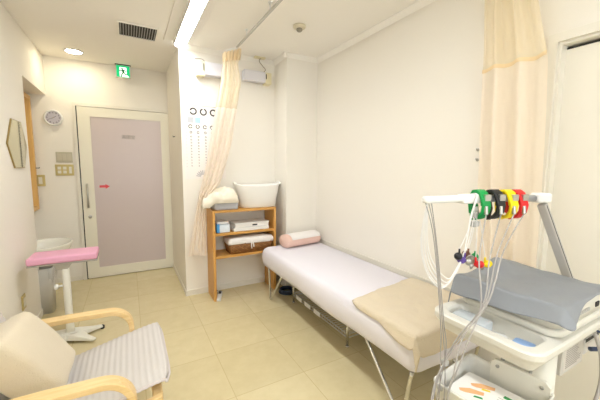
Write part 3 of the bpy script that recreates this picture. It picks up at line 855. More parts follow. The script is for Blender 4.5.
# beige blanket folded over the near end
def blanket(u, v):
    # u along x (left to wall), v along y (near end to far)
    xl = lerp(1.075, 1.180, v**.7)+.010*math.sin(v*13)
    x = lerp(xl, 1.815, u); y = lerp(.845, lerp(1.43, 1.53, u), v)
    z = BT+.010
    dx = 1.19-x
    if dx > 0:                                                   # folds down over the long side
        k = min(dx, .085); z -= k*.95; x = 1.185-.30*max(0, k-.02)-.0
        x = max(x, 1.150)
    dy = .960-y
    if dy > 0:
        k = min(dy, .12); z -= k*.85; y = .948-.28*max(0, k-.02); y = max(y, .915)
    if dx > 0 and dy > 0: z += .02
    z += .007*NZ((x*9, y*9, 1))+.005*NZ((x*22, y*18, 5)) + .004
    if dx > 0: x -= .010*(1+NZ((y*9, 2, 0)))
    return (x, y, max(z, .36))
tag(MB().grid(blanket, 60, 56).build('blanket', BEIGE, smooth=True, solid=.010), 'beige blanket spread over the near end of the couch', 'blanket')

# wire shelf and hose under the couch
t = thing('wire_rack', 'low chrome wire rack on the floor under the couch', 'rack', (1.56, 2.15, 0))
rx0, rx1, ry0, ry1 = 1.375, 1.77, 1.72, 2.58
for x in (rx0, rx1):
    for y in (ry0, ry1):
        mb = MB().cyl((x, y, .01), (x, y, .27), .011, 12); mb.lathe([(.014, 0), (.014, .012)], c=(x, y, 0), n=14)
        mb.build('post', CHROME, t, smooth=True)
for z in (.075,):
    mb = MB()
    for x in (rx0, rx1):
        for q in (0, .028): mb.cyl((x, ry0, z+q), (x, ry1, z+q), .004, 8)
        for k in range(22):
            y = ry0+(k+.5)*(ry1-ry0)/22; mb.cyl((x, y, z), (x, y+.018, z+.028), .002, 6)
    for y in (ry0, ry1):
        for q in (0, .028): mb.cyl((rx0, y, z+q), (rx1, y, z+q), .004, 8)
    for k in range(26):
        y = ry0+(k+.5)*(ry1-ry0)/26; mb.cyl((rx0, y, z+.03), (rx1, y, z+.03), .0022, 6)
    mb.build('shelf_grid', STEEL, t, smooth=True)
for y in (2.46, 2.30, 2.14):
    lab(MB().box(rx0-.008, y-.05, .07, rx0-.006, y+.05, .107).build('label_strip', PAPER, t), 'white label strip')
mb = MB()
for k in range(3):
    mb.tube([(1.425+(.075-.004*k)*math.cos(a*PI/16), 2.835+(.075-.004*k)*math.sin(a*PI/16), .011+.014*k) for a in range(32)], .010, 8, closed=True)
tag(mb.build('hose_coil', COILM, smooth=True), 'dark blue coiled hose on the floor under the far end of the couch', 'hose')

# ------------------------------------------------------------------ wooden shelf unit and its contents
t = thing('shelf_unit', 'honey-coloured open wooden shelf unit below the white tub', 'shelf', (1.02, 3.1, 0))
sx0, sx1, sy0, sy1 = .688, 1.362, 2.965, 3.228
MB().box(sx0, sy0, 0, sx0+.026, sy1, .915).build('side_panel', PINE, t, bevel=.002)
MB().box(sx1-.026, sy0, 0, sx1, sy1, .915).build('side_panel', PINE, t, bevel=.002)
MB().box(sx0+.026, sy0+.002, .890, sx1-.026, sy1, .914).build('top_board', wood('pine_board', (206, 148, 70), (222, 168, 92), scale=(3, 30, 30)), t, bevel=.002)
PB = bpy.data.materials['pine_board']
for z in (.660, .430):
    MB().box(sx0+.026, sy0+.002, z, sx1-.026, sy1, z+.024).build('shelf_board', PB, t, bevel=.002)

# white tub
t = thing('storage_tub', 'white flexible plastic tub on top of the wooden shelf', 'tub', (1.200, 3.10, .915))
def tub_ring(k, z, n=44, rim=0):
    out = []
    for q in range(n):
        a = 2*PI*q/n
        dip = rim*(-.022*math.cos(2*a)**1*-1 if False else (.010*math.cos(2*a)))
        out.append((1.200+.250*k*math.copysign(abs(math.cos(a))**.8, math.cos(a)), 3.095+.130*k*math.copysign(abs(math.sin(a))**.8, math.sin(a)), z+dip))
    return out
mb = MB()
hull_rings(mb, [tub_ring(.76, .9165), tub_ring(.80, .922), tub_ring(.97, 1.135, rim=.9), tub_ring(1.0, 1.150, rim=1), tub_ring(1.0, 1.158, rim=1), tub_ring(.94, 1.152, rim=1), tub_ring(.77, .93), tub_ring(.3, .925)])
TUBW = mat('tub_white', (252, 249, 242), .5)
mb.build('body', TUBW, t, smooth=True)
for s_ in (-1, 1):
    mb = MB().tube(crom([(1.2+s_*.243, 3.095-.05, 1.160), (1.2+s_*.248, 3.095-.03, 1.174), (1.2+s_*.250, 3.095, 1.178), (1.2+s_*.248, 3.095+.03, 1.174), (1.2+s_*.243, 3.095+.05, 1.160)], 6), .009, 8)
    mb.build('handle', TUBW, t, smooth=True)

# folded grey cloth and cream towel
def folded(x0, y0, x1, y1, z0, z1, seed, amp):
    mb = MB(); rs = []
    for z, k in ((z0, .97), (lerp(z0, z1, .2), 1.0), (lerp(z0, z1, .45), .985), (lerp(z0, z1, .55), .975), (lerp(z0, z1, .75), 1.0), (lerp(z0, z1, .93), .98), (z1, .90)):
        cx, cy = (x0+x1)/2, (y0+y1)/2
        r_ = []
        for x, y in rrect(x0, y0, x1, y1, .025, 5):
            q = amp*NZ((x*14, y*14, z*20+seed))
            r_.append((cx+(x-cx)*k+q, cy+(y-cy)*k+q*.5, z if z == z0 else z+amp*NZ((x*10, y*10, seed+3))))
        rs.append(r_)
    hull_rings(mb, rs)
    return mb
tag(folded(.715, 2.985, .955, 3.20, .916, .985, 1, .008).build('folded_cloth', LGREY, smooth=True), 'folded light grey cloth on the shelf top under the cream towel', 'cloth')
def towel(u, v, under=False):
    xl = lerp(.590, .700, min(1, max(0, v-.25)*2.2))
    x = lerp(xl, .945, u); y = lerp(2.925, 3.205, v)
    zb = .989 if x > .705 else .989-.040*min(1, (.705-x)/.05)
    e = max(0, min(u, 1-u)/.13); f = max(0, min(v, 1-v)/.13)
    k = (1-(1-min(1, e))**2)**.5*(1-(1-min(1, f))**2)**.5
    h = lerp(.085, .135, u)*(1-.25*max(0, u-.7)/.3)+.016*math.sin(u*8+v*5)+.034*NZ((x*11, y*11, 3))+.020*NZ((x*26, y*22, 9))
    h += .014*math.sin(34*(y+.45*x))*.5
    if under: h = 0
    z = zb+h*k
    cx = lerp(xl, .945, .5); cy = 3.065
    return (cx+(x-cx)*(1-.0*k)+.010*NZ((y*16, z*20, 1)), y+.010*NZ((x*16, z*20, 6)), z)
mb = MB().grid(towel, 54, 44).grid(lambda u, v: towel(u, v, True), 54, 44)
o = mb.build('towel', CREAMT, smooth=True)
tag(o, 'crumpled cream towel lying on the folded grey cloth', 'towel')

# shelf contents
t = thing('tissue_box', 'small blue and white box on the upper inner shelf', 'box', (.80, 3.06, .685))
MB().box(.735, 3.0, .685, .765, 3.14, .768).build('blue_end', BLUE, t, bevel=.003)
MB().box(.765, 3.0, .685, .868, 3.14, .765).build('carton', mat('pale_carton', (226, 236, 244), .6), t, bevel=.003)
MB().box(.745, 3.02, .768, .862, 3.12, .790).build('lid', WHITE, t, bevel=.006)
t = thing('flat_box', 'long flat white box, lower of the pair on the shelf', 'box', (1.09, 3.07, .685), 'flat white boxes on the shelf')
MB().box(.905, 2.985, .685, 1.285, 3.16, .722).build('carton', WHITE, t, bevel=.003)
t = thing('flat_box', 'long flat white box with a dark mark, upper of the pair', 'box', (1.09, 3.07, .7225), 'flat white boxes on the shelf')
MTX = Matrix.Translation((1.10, 3.075, .7235)) @ Matrix.Rotation(R(2), 4, 'Z')
MB().box(-.185, -.085, 0, .185, .085, .042, MTX).build('carton', PAPER, t, bevel=.003)
lab(MB().box(-.0, -.0858, .010, .055, -.0852, .024, MTX).build('dark_mark', DARK, t), 'dark printed mark')
MB().box(-.19, -.09, .034, .19, .09, .0445, MTX).build('lid', WHITE, t, bevel=.002)

# wicker basket with cloth liner
def wicker_mat():
    m = bpy.data.materials.new('wicker'); m.use_nodes = True; nt = m.node_tree; b = nt.nodes['Principled BSDF']; b.inputs['Roughness'].default_value = .6
    tc = nt.nodes.new('ShaderNodeTexCoord'); br = nt.nodes.new('ShaderNodeTexBrick'); mp = nt.nodes.new('ShaderNodeMapping')
    mp.inputs['Rotation'].default_value = (PI/2, 0, 0)
    br.inputs['Scale'].default_value = 22; br.inputs['Color1'].default_value = lin((190, 134, 74)); br.inputs['Color2'].default_value = lin((150, 96, 46)); br.inputs['Mortar'].default_value = lin((86, 50, 22))
    br.inputs['Mortar Size'].default_value = .04; br.inputs['Row Height'].default_value = .3; br.inputs['Brick Width'].default_value = .7
    nt.links.new(tc.outputs['Object'], mp.inputs['Vector']); nt.links.new(mp.outputs['Vector'], br.inputs['Vector']); nt.links.new(br.outputs['Color'], b.inputs['Base Color'])
    bp = nt.nodes.new('ShaderNodeBump'); bp.inputs['Strength'].default_value = .8; bp.inputs['Distance'].default_value = .005
    nt.links.new(br.outputs['Fac'], bp.inputs['Height']); bp.invert = True; nt.links.new(bp.outputs['Normal'], b.inputs['Normal'])
    return m
t = thing('wicker_basket', 'brown wicker basket lined with white cloth on the lower shelf', 'basket', (1.09, 3.08, .4545))
def bk(k, z): return [(1.09+x*k, 3.085+y*k, z) for x, y in rrect(-.238, -.112, .238, .112, .02, 4)]
mb = MB(); hull_rings(mb, [bk(.93, .4545), bk(1, .565), bk(.97, .565), bk(.90, .46)])
mb.build('woven_body', wicker_mat(), t, smooth=True, angle=30)
mb = MB(); rs = []
for k, z, a in ((1.02, .550, .010), (1.035, .566, .006), (1.03, .592, .004), (.97, .612, .006), (.6, .620, .008), (.1, .625, .003)):
    rs.append([(x+a*.5*NZ((x*25, y*25, z*9)), y+a*.4*NZ((x*25, y*25, 4)), z+a*NZ((x*16, y*16, 2))) for x, y, z in bk(k, z)])
# refine the outline so that the liner shows gathers
def refine(r_, m_=4):
    out = []
    for k in range(len(r_)):
        a, b = Vector(r_[k]), Vector(r_[(k+1) % len(r_)])
        for j in range(m_): out.append(tuple(a.lerp(b, j/m_)))
    return out
rs = [refine(r_, 6) for r_ in rs]
rs = [[(x, y-(.004*math.sin(x*190) if i < 3 else 0), z) for x, y, z in r_] for i, r_ in enumerate(rs)]
hull_rings(mb, rs); lab(mb.build('liner', PAPERW, t, smooth=True), 'gathered white cloth liner')
mb = MB()
mb.tube(crom([(1.085, 2.962, .575), (1.078, 2.955, .54), (1.082, 2.957, .50)], 5), .006, 6).tube(crom([(1.085, 2.962, .575), (1.10, 2.955, .545), (1.104, 2.957, .515)], 5), .006, 6)
lab(mb.build('ribbon', PAPERW, t, smooth=True), 'white tie ribbon')

# power strip by the shelf's left foot
t = thing('power_strip', 'white power strip on the floor at the shelf unit foot', 'power strip', (.755, 3.02, 0))
PM = Matrix.Translation((.757, 3.035, .002)) @ Matrix.Rotation(R(-20), 4, 'Z')
MB().box(-.02, -.09, 0, .02, .09, .03, PM).build('body', WHITE, t, bevel=.005)
MB().box(-.014, .03, .03, .014, .075, .045, PM).build('plug', BLACK, t, bevel=.003)
MB().tube(crom([(.765, 3.10, .035), (.76, 3.16, .03), (.752, 3.2, .06), (.758, 3.215, .22)], 6), .005, 6).build('cord', CABLEW, t, smooth=True)
MB().tube(crom([(.752, 3.10, .05), (.735, 3.12, .07), (.730, 3.17, .03), (.745, 3.2, .012)], 6), .005, 6).build('dark_cord', BLACK, t, smooth=True)

# ------------------------------------------------------------------ the cart
t = thing('medical_cart', 'white wheeled medical trolley with tray and tilted arm post', 'cart', (1.25, .57, 0))
TX0, TX1, TY0, TY1, TZ = 1.012, 1.63, .388, .762, .80
def tr(ins, z, r_=.055): return [(x, y, z) for x, y in rrect(TX0+ins, TY0+ins, TX1-ins, TY1-ins, max(.012, r_-ins), 8)]
DKX = 1.175                                                      # the well ends here, the deck carries the recorder
def well(ins, z): return [(x, y, z) for x, y in rrect(TX0+ins, TY0+ins, DKX+.02-ins*.5, TY1-ins, .035, 8)]
mb = MB()
# outside shell
a = [mb.ring(r_) for r_ in (tr(.05, TZ-.075), tr(.03, TZ-.070), tr(.016, TZ-.042), tr(.004, TZ-.030), tr(0, TZ-.022), tr(0, TZ-.006), tr(.006, TZ))]
for p, q in zip(a, a[1:]): mb.bridge(p, q)
mb.cap(a[0], True)
# top face with the well sunk into it
w_ = [mb.ring(r_) for r_ in (well(.036, TZ), well(.042, TZ-.006), well(.052, TZ-.055), well(.060, TZ-.062))]
for p, q in zip(w_, w_[1:]): mb.bridge(p, q)
mb.cap(w_[-1])
top = bmesh.ops.triangle_fill(mb.bm, use_beauty=True, edges=[e for e in mb.bm.edges if len(e.link_faces) == 1])
mb.build('tray', mat('tray_white', (224, 220, 209), .42), t, smooth=False, bevel=0)
# column, bin plate and base below
MB().cyl((1.215, .455, .09), (1.215, .455, TZ-.07), .038, 24).build('column', OFFW, t, smooth=True)
MB().box(1.185, .475, .50, 1.225, .560, TZ-.07).build('column_panel', OFFW, t, bevel=.002)
mb = MB()
for y in (.472, .565): mb.box(1.178, y-.004, .50, 1.230, y+.004, TZ-.07)
lab(mb.build('column_rail', GREYP, t), 'dark grey guide rails')
mb = MB()
for a_ in (25, 155, 205, 335):
    d = Vector((math.cos(R(a_))*.30, math.sin(R(a_))*.19, 0)); n_ = Vector((-d.y, d.x, 0)).normalized()*.028
    c0 = Vector((1.215, .52, 0)); c1 = c0+d
    mb.prism([c0-n_+Vector((0, 0, .075)), c1-n_+Vector((0, 0, .075)), c1+n_+Vector((0, 0, .075)), c0+n_+Vector((0, 0, .075))], (0, 0, .03))
mb.build('base', OFFW, t, bevel=.006)
for a_ in (25, 155, 205, 335):
    c1 = Vector((1.215, .52, 0))+Vector((math.cos(R(a_))*.285, math.sin(R(a_))*.18, 0))
    mb = MB().lathe([(.010, -.012), (.032, -.012), (.034, 0), (.032, .012), (.010, .012)], c=c1+Vector((0, 0, .035)), n=20, mtx=RX)
    mb.cyl(c1+Vector((0, 0, .035)), c1+Vector((0, 0, .08)), .008, 8)
    lab(mb.build('castor', GREYP, t, smooth=True), 'grey castor wheel')
# holder bin
BMX = Matrix.Translation((1.045, .525, 0)) @ Matrix.Rotation(R(6), 4, 'Z')
def hb(k, z, ins=0.): return [tuple(BMX @ Vector((x*k, y*k, z))) for x, y in rrect(-.135+ins, -.135+ins, .135-ins, .135-ins, .02, 4)]
mb = MB(); hull_rings(mb, [hb(.86, .36), hb(1, .600), hb(1.02, .606), hb(1.02, .612), hb(.975, .612), hb(.955, .60), hb(.82, .37)])
mb.build('holder_bin', mat('bin_white', (228, 225, 216), .45), t, smooth=True, angle=30)
MB().prism([BMX @ Vector(p) for p in ((.116, -.128, .45), (.116, .055, .45), (.116, .055, .630), (.116, .040, .645), (.116, -.113, .645), (.116, -.128, .630))], BMX.to_3x3() @ Vector((.016, 0, 0))).build('mounting_plate', OFFW, t, bevel=.003)
for y in (-.105, .030):
    mb = MB().lathe([(.006, 0), (.006, .004), (.002, .005)], c=BMX @ Vector((.116, y, .622)), n=12, mtx=Matrix.Rotation(-PI/2, 3, 'Y'))
    mb.build('screw', STEEL, t, smooth=True)
# boxes slung below the deck
t_box = MB().box(1.31, .435, .612, 1.487, .73, TZ-.074).build('supply_box', mat('unit_grey', (206, 202, 194), .5), t, bevel=.003)
MB().box(1.327, .4338, .625, 1.482, .4352, TZ-.08).build('label_sheet', PAPERG, t_box)
mb = MB()
for k in range(10):
    mb.box(1.338, .4328, .70-.0075*k, 1.338+.13*(.65+.35*random.random()), .4339, .7025-.0075*k)
mb.build('fine_print', INKL, t_box)
tb2 = MB().box(1.490, .432, .640, 1.62, .72, .700).build('side_box', mat('unit_grey_b', (214, 211, 204), .5), t, bevel=.003)
MB().box(1.497, .4308, .646, 1.612, .4322, .682).build('label_sheet', PAPERG, tb2)
MB().box(1.494, .431, .688, 1.616, .4325, .700).build('slot', DARK, tb2)
# tilted post and jointed beam
def bar(mb, a, b, w0, w1, upv):
    a, b = Vector(a), Vector(b); d = (b-a).normalized(); s_ = d.cross(Vector(upv)).normalized(); u_ = s_.cross(d)
    ra = [a+s_*x*w0/2+u_*y*w1/2 for x, y in ((-1, -1), (1, -1), (1, 1), (-1, 1))]
    rb = [b+s_*x*w0/2+u_*y*w1/2 for x, y in ((-1, -1), (1, -1), (1, 1), (-1, 1))]
    hull_rings(mb, [ra, rb]); return mb
PB0, PB1 = (1.692, .522, .74), (1.487, .612, 1.203)
bar(MB(), PB0, PB1, .025, .034, (0, -1, .3)).build('arm_post', mat('post_grey', (196, 192, 186), .38, .2), t, bevel=.006, seg=3)
off = Vector((-.003, -.0175, -.004))
bar(MB(), Vector(PB0)+off*1.0, Vector(PB1)+off*1.0, .004, .003, (0, -1, .3)).build('post_groove', DARK, t)
MB().box(1.60, .47, TZ-.062, 1.705, .54, TZ-.02).build('post_bracket', OFFW, t, bevel=.004)
mb = MB().box(-.034, -.024, -.018, .034, .024, .022, Matrix.Translation((1.487, .618, 1.226)) @ Matrix.Rotation(R(-16), 4, 'Z'))
jt = mb.build('joint_head', WHITE, t, bevel=.010, seg=3)
mb = MB().box(.0342, -.018, -.012, .0349, .014, .012, Matrix.Translation((1.487, .618, 1.226)) @ Matrix.Rotation(R(-16), 4, 'Z')); lab(mb.build('warning_label', YELLOW, jt), 'small yellow warning label')
B0, B1, B2 = Vector((.975, .783, 1.226)), Vector((1.155, .724, 1.228)), Vector((1.470, .623, 1.226))
MB().cyl(B1+Vector((.02, 0, 0)), B2, .0135, 16).build('clamp_bar', mat('bar_grey', (176, 178, 182), .35, .5), t, smooth=True)
mb = MB(); bar(mb, B0, B1+Vector((.02, -.006, .003)), .038, .026, (0, 0, 1)); arm = mb.build('cable_arm', WHITE, t, bevel=.009, seg=3)
dd = (B1-B0).normalized(); nn = Vector((-dd.y, dd.x, 0))
mb = MB(); bar(mb, B0+dd*.055+Vector((0, 0, .0132)), B0+dd*.085+Vector((0, 0, .0134)), .010, .001, (0, 0, 1)); lab(mb.build('logo_mark', mat('logo_green', (140, 210, 160), .5), arm), 'pale green printed mark')
bar(MB(), B1-dd*.035, B1+dd*.055+Vector((0, 0, .001)), .044, .036, (0, 0, 1)).build('arm_joint', WHITE, t, bevel=.008, seg=3)

# ------------------------------------------------------------------ on the cart
t = thing('recorder', 'low white medical recorder on the tray under the grey cover', 'medical device', (1.36, .57, TZ+.001))
def rec(ins, z): return [(x, y, z) for x, y in rrect(1.170+ins, .402+ins, 1.560-ins, .742-ins, .045-ins*.5, 7)]
mb = MB(); hull_rings(mb, [rec(.006, TZ+.001), rec(0, TZ+.006), rec(0, TZ+.024), rec(.004, TZ+.028)])
mb.build('base', mat('device_white', (232, 228, 216), .4), t, smooth=True, angle=30)
mb = MB(); hull_rings(mb, [rec(.008, TZ+.028), rec(.010, TZ+.078), rec(.018, TZ+.092), rec(.05, TZ+.096)])
mb.build('body', mat('device_body', (224, 220, 208), .42), t, smooth=True, angle=30)
MB().box(1.47, .408, TZ+.046, 1.50, .4135, TZ+.064).build('port', DARK, t, bevel=.001)
mb = MB()
for k in range(4): mb.box(1.335+.022*k, .4085, TZ+.046, 1.352+.022*k, .414, TZ+.058)
mb.build('key_row', GREYP, t)

cover_top = ((.0, .0),)
def cov(u, v):
    """u 0..1 left to right, v 0..1 near to far"""
    x = lerp(1.085, 1.555, u); y = lerp(.335, .790, v)
    ztop = TZ+.107+.006*NZ((x*7, y*7, 0))
    pk = math.exp(-(((x-1.43)/.10)**2+((y-.74)/.08)**2)); ztop += .036*pk
    pk = math.exp(-(((x-1.15)/.05)**2+((y-.70)/.06)**2)); ztop += .012*pk
    z = ztop
    xb = lerp(1.190, 1.150, v)
    dl = xb-x
    if dl > 0:
        drop = min(1, dl/.09)
        z -= lerp(.030, .088, v**.8)*drop**.9
        x = xb-.028*drop-.004*math.sin(v*16)*drop
    dn = .400-y
    if dn > 0:
        k = dn/.065
        hang = .034*math.exp(-((u-.20)/.20)**2) + .004
        z -= hang*k; y = .400-.030*k*math.exp(-((u-.12)/.25)**2)-.004*k
    df = y-.755
    if df > 0: z -= 1.6*df; y = .755+.2*df
    z += .004*NZ((x*18, y*18, 4))
    return (x, y, z)
tag(MB().grid(cov, 60, 60).build('dust_cover', GREYCL, smooth=True, solid=.003), 'grey vinyl dust cover draped over the device on the trolley', 'cover')

# loose things in the well of the tray
def slab(name, label, cat, cx, cy, z, lx, ly, lz, rot, m, tilt=0., r_=.012):
    mm = Matrix.Translation((cx, cy, z)) @ Matrix.Rotation(R(rot), 4, 'Z') @ Matrix.Rotation(R(tilt), 4, 'Y')
    mb = MB(); rr = rrect(-lx/2, -ly/2, lx/2, ly/2, r_, 5)
    hull_rings(mb, [[mm @ Vector((x*k, y*k, zz)) for x, y in rr] for k, zz in ((.96, 0), (1, .003), (1, lz-.003), (.95, lz))])
    return tag(mb.build(name, m, smooth=True, angle=30), label, cat)
slab('plastic_case', 'clear frosted plastic case at the far left of the trolley tray', 'case', 1.098, .640, TZ-.045, .064, .125, .040, 4, CLEAR, 0)
o = slab('tube', 'small white and blue tube lying in the middle of the tray', 'tube', 1.095, .552, TZ-.048, .034, .070, .020, 20, WHITE)
slab('sponge', 'pale blue pad in the near corner of the trolley tray', 'pad', 1.095, .468, TZ-.045, .072, .060, .024, 8, SPONGE)

# booklet in the holder bin
t = thing('booklet', 'white booklet with colour diagrams standing in the trolley bin', 'booklet', (1.02, .52, .56))
KM = BMX @ Matrix.Translation((-.012, .0, .580)) @ Matrix.Rotation(R(7), 4, 'Y') @ Matrix.Rotation(R(4), 4, 'Z')
MB().box(-.095, -.105, -.016, .100, .104, .0, KM).build('pages', PAPER, t, bevel=.001)
def flat(poly, nm, m, h=.0006, par=None):
    return MB().prism([KM @ Vector((a, b, .0003)) for a, b in poly], KM.to_3x3() @ Vector((0, 0, h))).build(nm, m, par or t)
arm_a = [(.020, .068), (.052, .045), (.070, .005), (.050, .0), (.034, .02), (.012, .046), (.008, .06)]
for dx, c_ in ((0, YELLOW), (-.068, GREEN)):
    p_ = flat([(a+dx, b-(.0 if not dx else -.012)) for a, b in arm_a], 'limb_drawing', ORANGE)
    flat([(.012+dx, .030), (.022+dx, .030), (.034+dx, .010), (.026+dx, .006)], 'clip_drawing', c_, .0012, p_)
flat([(-.035, -.040), (-.010, -.040), (-.010, -.060), (-.035, -.060)], 'colour_block', GREEN)
flat([(-.035, -.060), (-.010, -.060), (-.010, -.075), (-.035, -.075)], 'colour_block', RED)
flat([(.034, -.030), (.052, -.030), (.052, -.052), (.034, -.052)], 'green_box', GREEN, .0005)
mb = MB()
for k in range(7): mb.box(-.075+.0, -.095+.0, .0003, -.073, -.02, .0006, KM @ Matrix.Translation((.016*k, 0, 0)))
mb.build('print_lines', INKL, t)

# limb clamps on the bar, each with its cable
def limb_clamp(colour, m, s_, label, path):
    c_ = B1.lerp(B2, s_); t = thing('limb_clamp', label, 'electrode clamp', c_, 'limb clamps on the bar')
    d = (B2-B1).normalized(); n_ = Vector((-d.y, d.x, 0)); up_ = Vector((0, 0, 1))
    def W(a, b, h): return c_+d*a*1.0+n_*b*1.05+up_*h*1.22
    mb = MB()
    # two jaws: upper half gripping the bar, long curved lower jaw
    def strip(pts, wd, th):
        rs = []
        for k, (b, h) in enumerate(pts):
            p = Vector(pts[max(k-1, 0)]); q = Vector(pts[min(k+1, len(pts)-1)]); e = (q-p).normalized(); pn = Vector((-e.y, e.x))*th/2
            w2 = wd[k]/2 if isinstance(wd, (list, tuple)) else wd/2
            rs.append([W(-w2, b-pn.x, h-pn.y), W(w2, b-pn.x, h-pn.y), W(w2, b+pn.x, h+pn.y), W(-w2, b+pn.x, h+pn.y)])
        hull_rings(mb, rs)
    up_j = [(.030, -.052), (.032, -.020), (.026, .008), (.012, .024), (-.006, .026), (-.022, .018), (-.032, .0), (-.034, -.020)]
    strip(up_j, [.020, .030, .036, .038, .038, .038, .036, .034], .010)
    lo_j = [(-.030, .004), (-.040, -.018), (-.036, -.040), (-.020, -.056), (-.004, -.062)]
    strip(lo_j, [.036, .036, .034, .030, .022], .011)
    lo_k = [(.026, -.010), (.016, -.034), (.020, -.056), (.010, -.070)]
    strip(lo_k, [.034, .032, .028, .022], .011)
    o_ = mb.build('jaws', m, t, bevel=.003); lab(o_, colour+' plastic jaws')
    mb = MB()
    mb.prism([W(-.006, -.040, .016), W(.020, -.040, .016), W(.020, -.040, -.004), W(-.006, -.040, -.004)], n_*.014)
    mb.cyl(W(-.004, -.046, -.046), W(-.004, -.042, -.020), .0075, 12)
    mb.build('metal_contact', STEEL, t, bevel=.001)
    pts = [W(-.004, -.046, -.046)]+[Vector(p) for p in path]
    MB().tube(crom(pts, 8), .0027, 6).build('lead_wire', CABLEG, t, smooth=True)
jn = Vector((1.020, .567, .888))
def lead(mid, k):
    j = jn+Vector((.003*k, -.006*k, .006*k))
    if k % 2: return [mid, j, (.950, .606-.004*k, .765), (.900-.004*k, .618, .65), (.865-.004*k, .614, .55), (.86, .60, .42)]
    return [mid, j, (.951-.004*k, .560+.008*k, .785), (.918-.006*k, .575, .67), (.895, .585, .58), (.89, .58, .42)]
limb_clamp('green', GREEN, .15, 'green electrode clamp, leftmost on the trolley bar', lead((1.10, .63, 1.02), 0))
limb_clamp('black', BLACK, .35, 'black electrode clamp between the green and yellow ones', lead((1.13, .61, 1.02), 1))
limb_clamp('yellow', YELLOW, .53, 'yellow electrode clamp between the black and red ones', lead((1.16, .60, 1.04), 2))
limb_clamp('red', RED, .67, 'red electrode clamp, rightmost on the trolley bar', lead((1.18, .59, 1.05), 3))

# white cable bundle hanging from the arm's left end
t = thing('cable_bundle', 'loop of white lead wires hanging from the left end of the arm', 'cable', B0+Vector((0, 0, -.015)))
mb = MB()
top_r = B1+dd*.01+Vector((0, -.024, .018))
for k in range(5):
    e = (.0, .011, .004, .018, .024)[k]; s_ = Vector((B0.x+.008+e*.5, B0.y-.010+e*.3, B0.z-.010)); q = (.0, .010, .004, .018, .030)[k]
    pts = [s_, (.982+e*.3, .792-e, 1.07), (.988+e*.5, .768-e, .955+q), (1.005+e, .712-e*.5, .898+q*1.2), (1.055+e*.5, .692, .945+q), (1.102, .690, 1.03), (1.135+e*.2, .695, 1.16), top_r+Vector((.002*k, 0, 0)), B1+Vector((.004+.002*k, .02, .006))]
    mb.tube(crom(pts, 10), .0022, 6)
mb.build('white_leads', CABLEW, t, smooth=True)
mb = MB()
for pts in ([(.985, .782, 1.216), (.962, .72, 1.09), (.925, .648, .824), (.905, .625, .70), (.880, .604, .589), (.86, .60, .42)],
            [(1.004, .770, 1.216), (.975, .712, 1.05), (.938, .645, .82), (.920, .617, .729), (.872, .606, .58), (.85, .61, .42)],
            [(.995, .776, 1.216), (.970, .722, 1.10), (.929, .644, .82), (.910, .612, .70), (.890, .592, .589), (.875, .59, .42)]):
    mb.tube(crom(pts, 8), .0018, 6)
lab(mb.build('grey_leads', mat('grey_lead', (150, 144, 138), .5), t, smooth=True), 'grey lead wires')
for q, z in enumerate((.685, .60)):
    lab(MB().box(.893+.015*(z-.6)/.085, .606, z-.010, .913+.015*(z-.6)/.085, .626, z+.010).build('cable_clip', GREYP, t, bevel=.004), 'pale plastic cable clip')

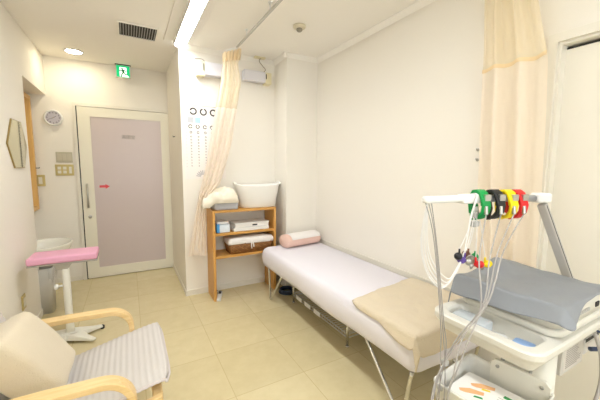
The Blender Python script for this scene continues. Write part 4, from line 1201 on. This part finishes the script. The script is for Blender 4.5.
# chest electrodes hanging in a cluster on white leads
def bulb(m, c_, ang, label, top):
    c_ = Vector(c_); t = thing('suction_bulb', label, 'electrode bulb', c_, 'suction bulbs hanging from the arm')
    A = Matrix.Rotation(R(ang), 3, 'Z') @ Matrix.Rotation(R(75), 3, 'Y')
    MB().lathe([(.003, .030), (.011, .026), (.0145, .016), (.0135, .006), (.008, -.001), (.006, -.004)], c=c_, n=20, mtx=A).build('rubber_bulb', m, t, smooth=True)
    lab(MB().lathe([(.005, -.003), (.006, -.008), (.014, -.014), (.0155, -.020), (.0125, -.020), (.004, -.012)], c=c_, n=22, mtx=A).build('metal_cup', STEEL, t, smooth=True), 'steel suction cup')
    MB().cyl(c_+Vector((0, 0, .006)), c_+Vector((0, 0, .030)), .0035, 8).build('plug', m, t, smooth=True)
    MB().tube(crom([c_+Vector((0, 0, .028)), c_.lerp(Vector(top), .5)+Vector((.006, 0, 0)), Vector(top)], 8), .0016, 6).build('lead_wire', CABLEW, t, smooth=True)
tp = B1+Vector((.03, -.018, -.03))
bulb(BLACK, (1.088, .700, 1.012), 200, 'black suction bulb at the left of the hanging cluster', tp+Vector((-.012, 0, 0)))
bulb(PURPLE, (1.108, .690, .996), 160, 'purple suction bulb second from the left in the cluster', tp+Vector((-.006, 0, 0)))
bulb(mat('brown_rubber', (112, 70, 52), .45), (1.145, .700, 1.006), 60, 'brown suction bulb at the back of the cluster', tp)
bulb(RED, (1.150, .672, .978), 300, 'red suction bulb low in the middle of the cluster', tp+Vector((.004, 0, 0)))
bulb(GREEN, (1.190, .700, .990), 30, 'green suction bulb behind the yellow one', tp+Vector((.010, 0, 0)))
bulb(YELLOW, (1.200, .665, .972), 340, 'yellow suction bulb at the right of the hanging cluster', tp+Vector((.012, 0, 0)))
for k, z in enumerate((1.165, 1.130)):
    lab_ = ('upper', 'lower')[k]
    tag(MB().box(tp.x-.018, tp.y-.010, z-.012, tp.x+.018, tp.y+.010, z+.010).build('cable_holder', GREYP, bevel=.004), lab_+' grey cable holder above the hanging bulbs', 'cable holder')

# grey hose looping below the right side of the trolley
tag(MB().tube(crom([(1.40, .383, .775), (1.415, .366, .70), (1.40, .355, .60), (1.33, .36, .50), (1.24, .39, .46), (1.19, .43, .47)], 10), .006, 10).build('power_cable', CABLEG, smooth=True), 'thick grey cable looping under the right side of the trolley', 'cable')
mb = MB()
for x in (1.455, 1.50): mb.tube(crom([(x, .40, .768), (x+.006, .375, .755), (x+.008, .370, .715), (x+.015, .375, .69)], 6), .004, 8)
mb.tube(crom([(1.43, .40, .700), (1.48, .38, .70), (1.56, .375, .715), (1.63, .40, .74)], 6), .008, 8)
tag(mb.build('blue_cables', NAVY, smooth=True), 'dark blue cables hanging at the right edge of the trolley', 'cable')
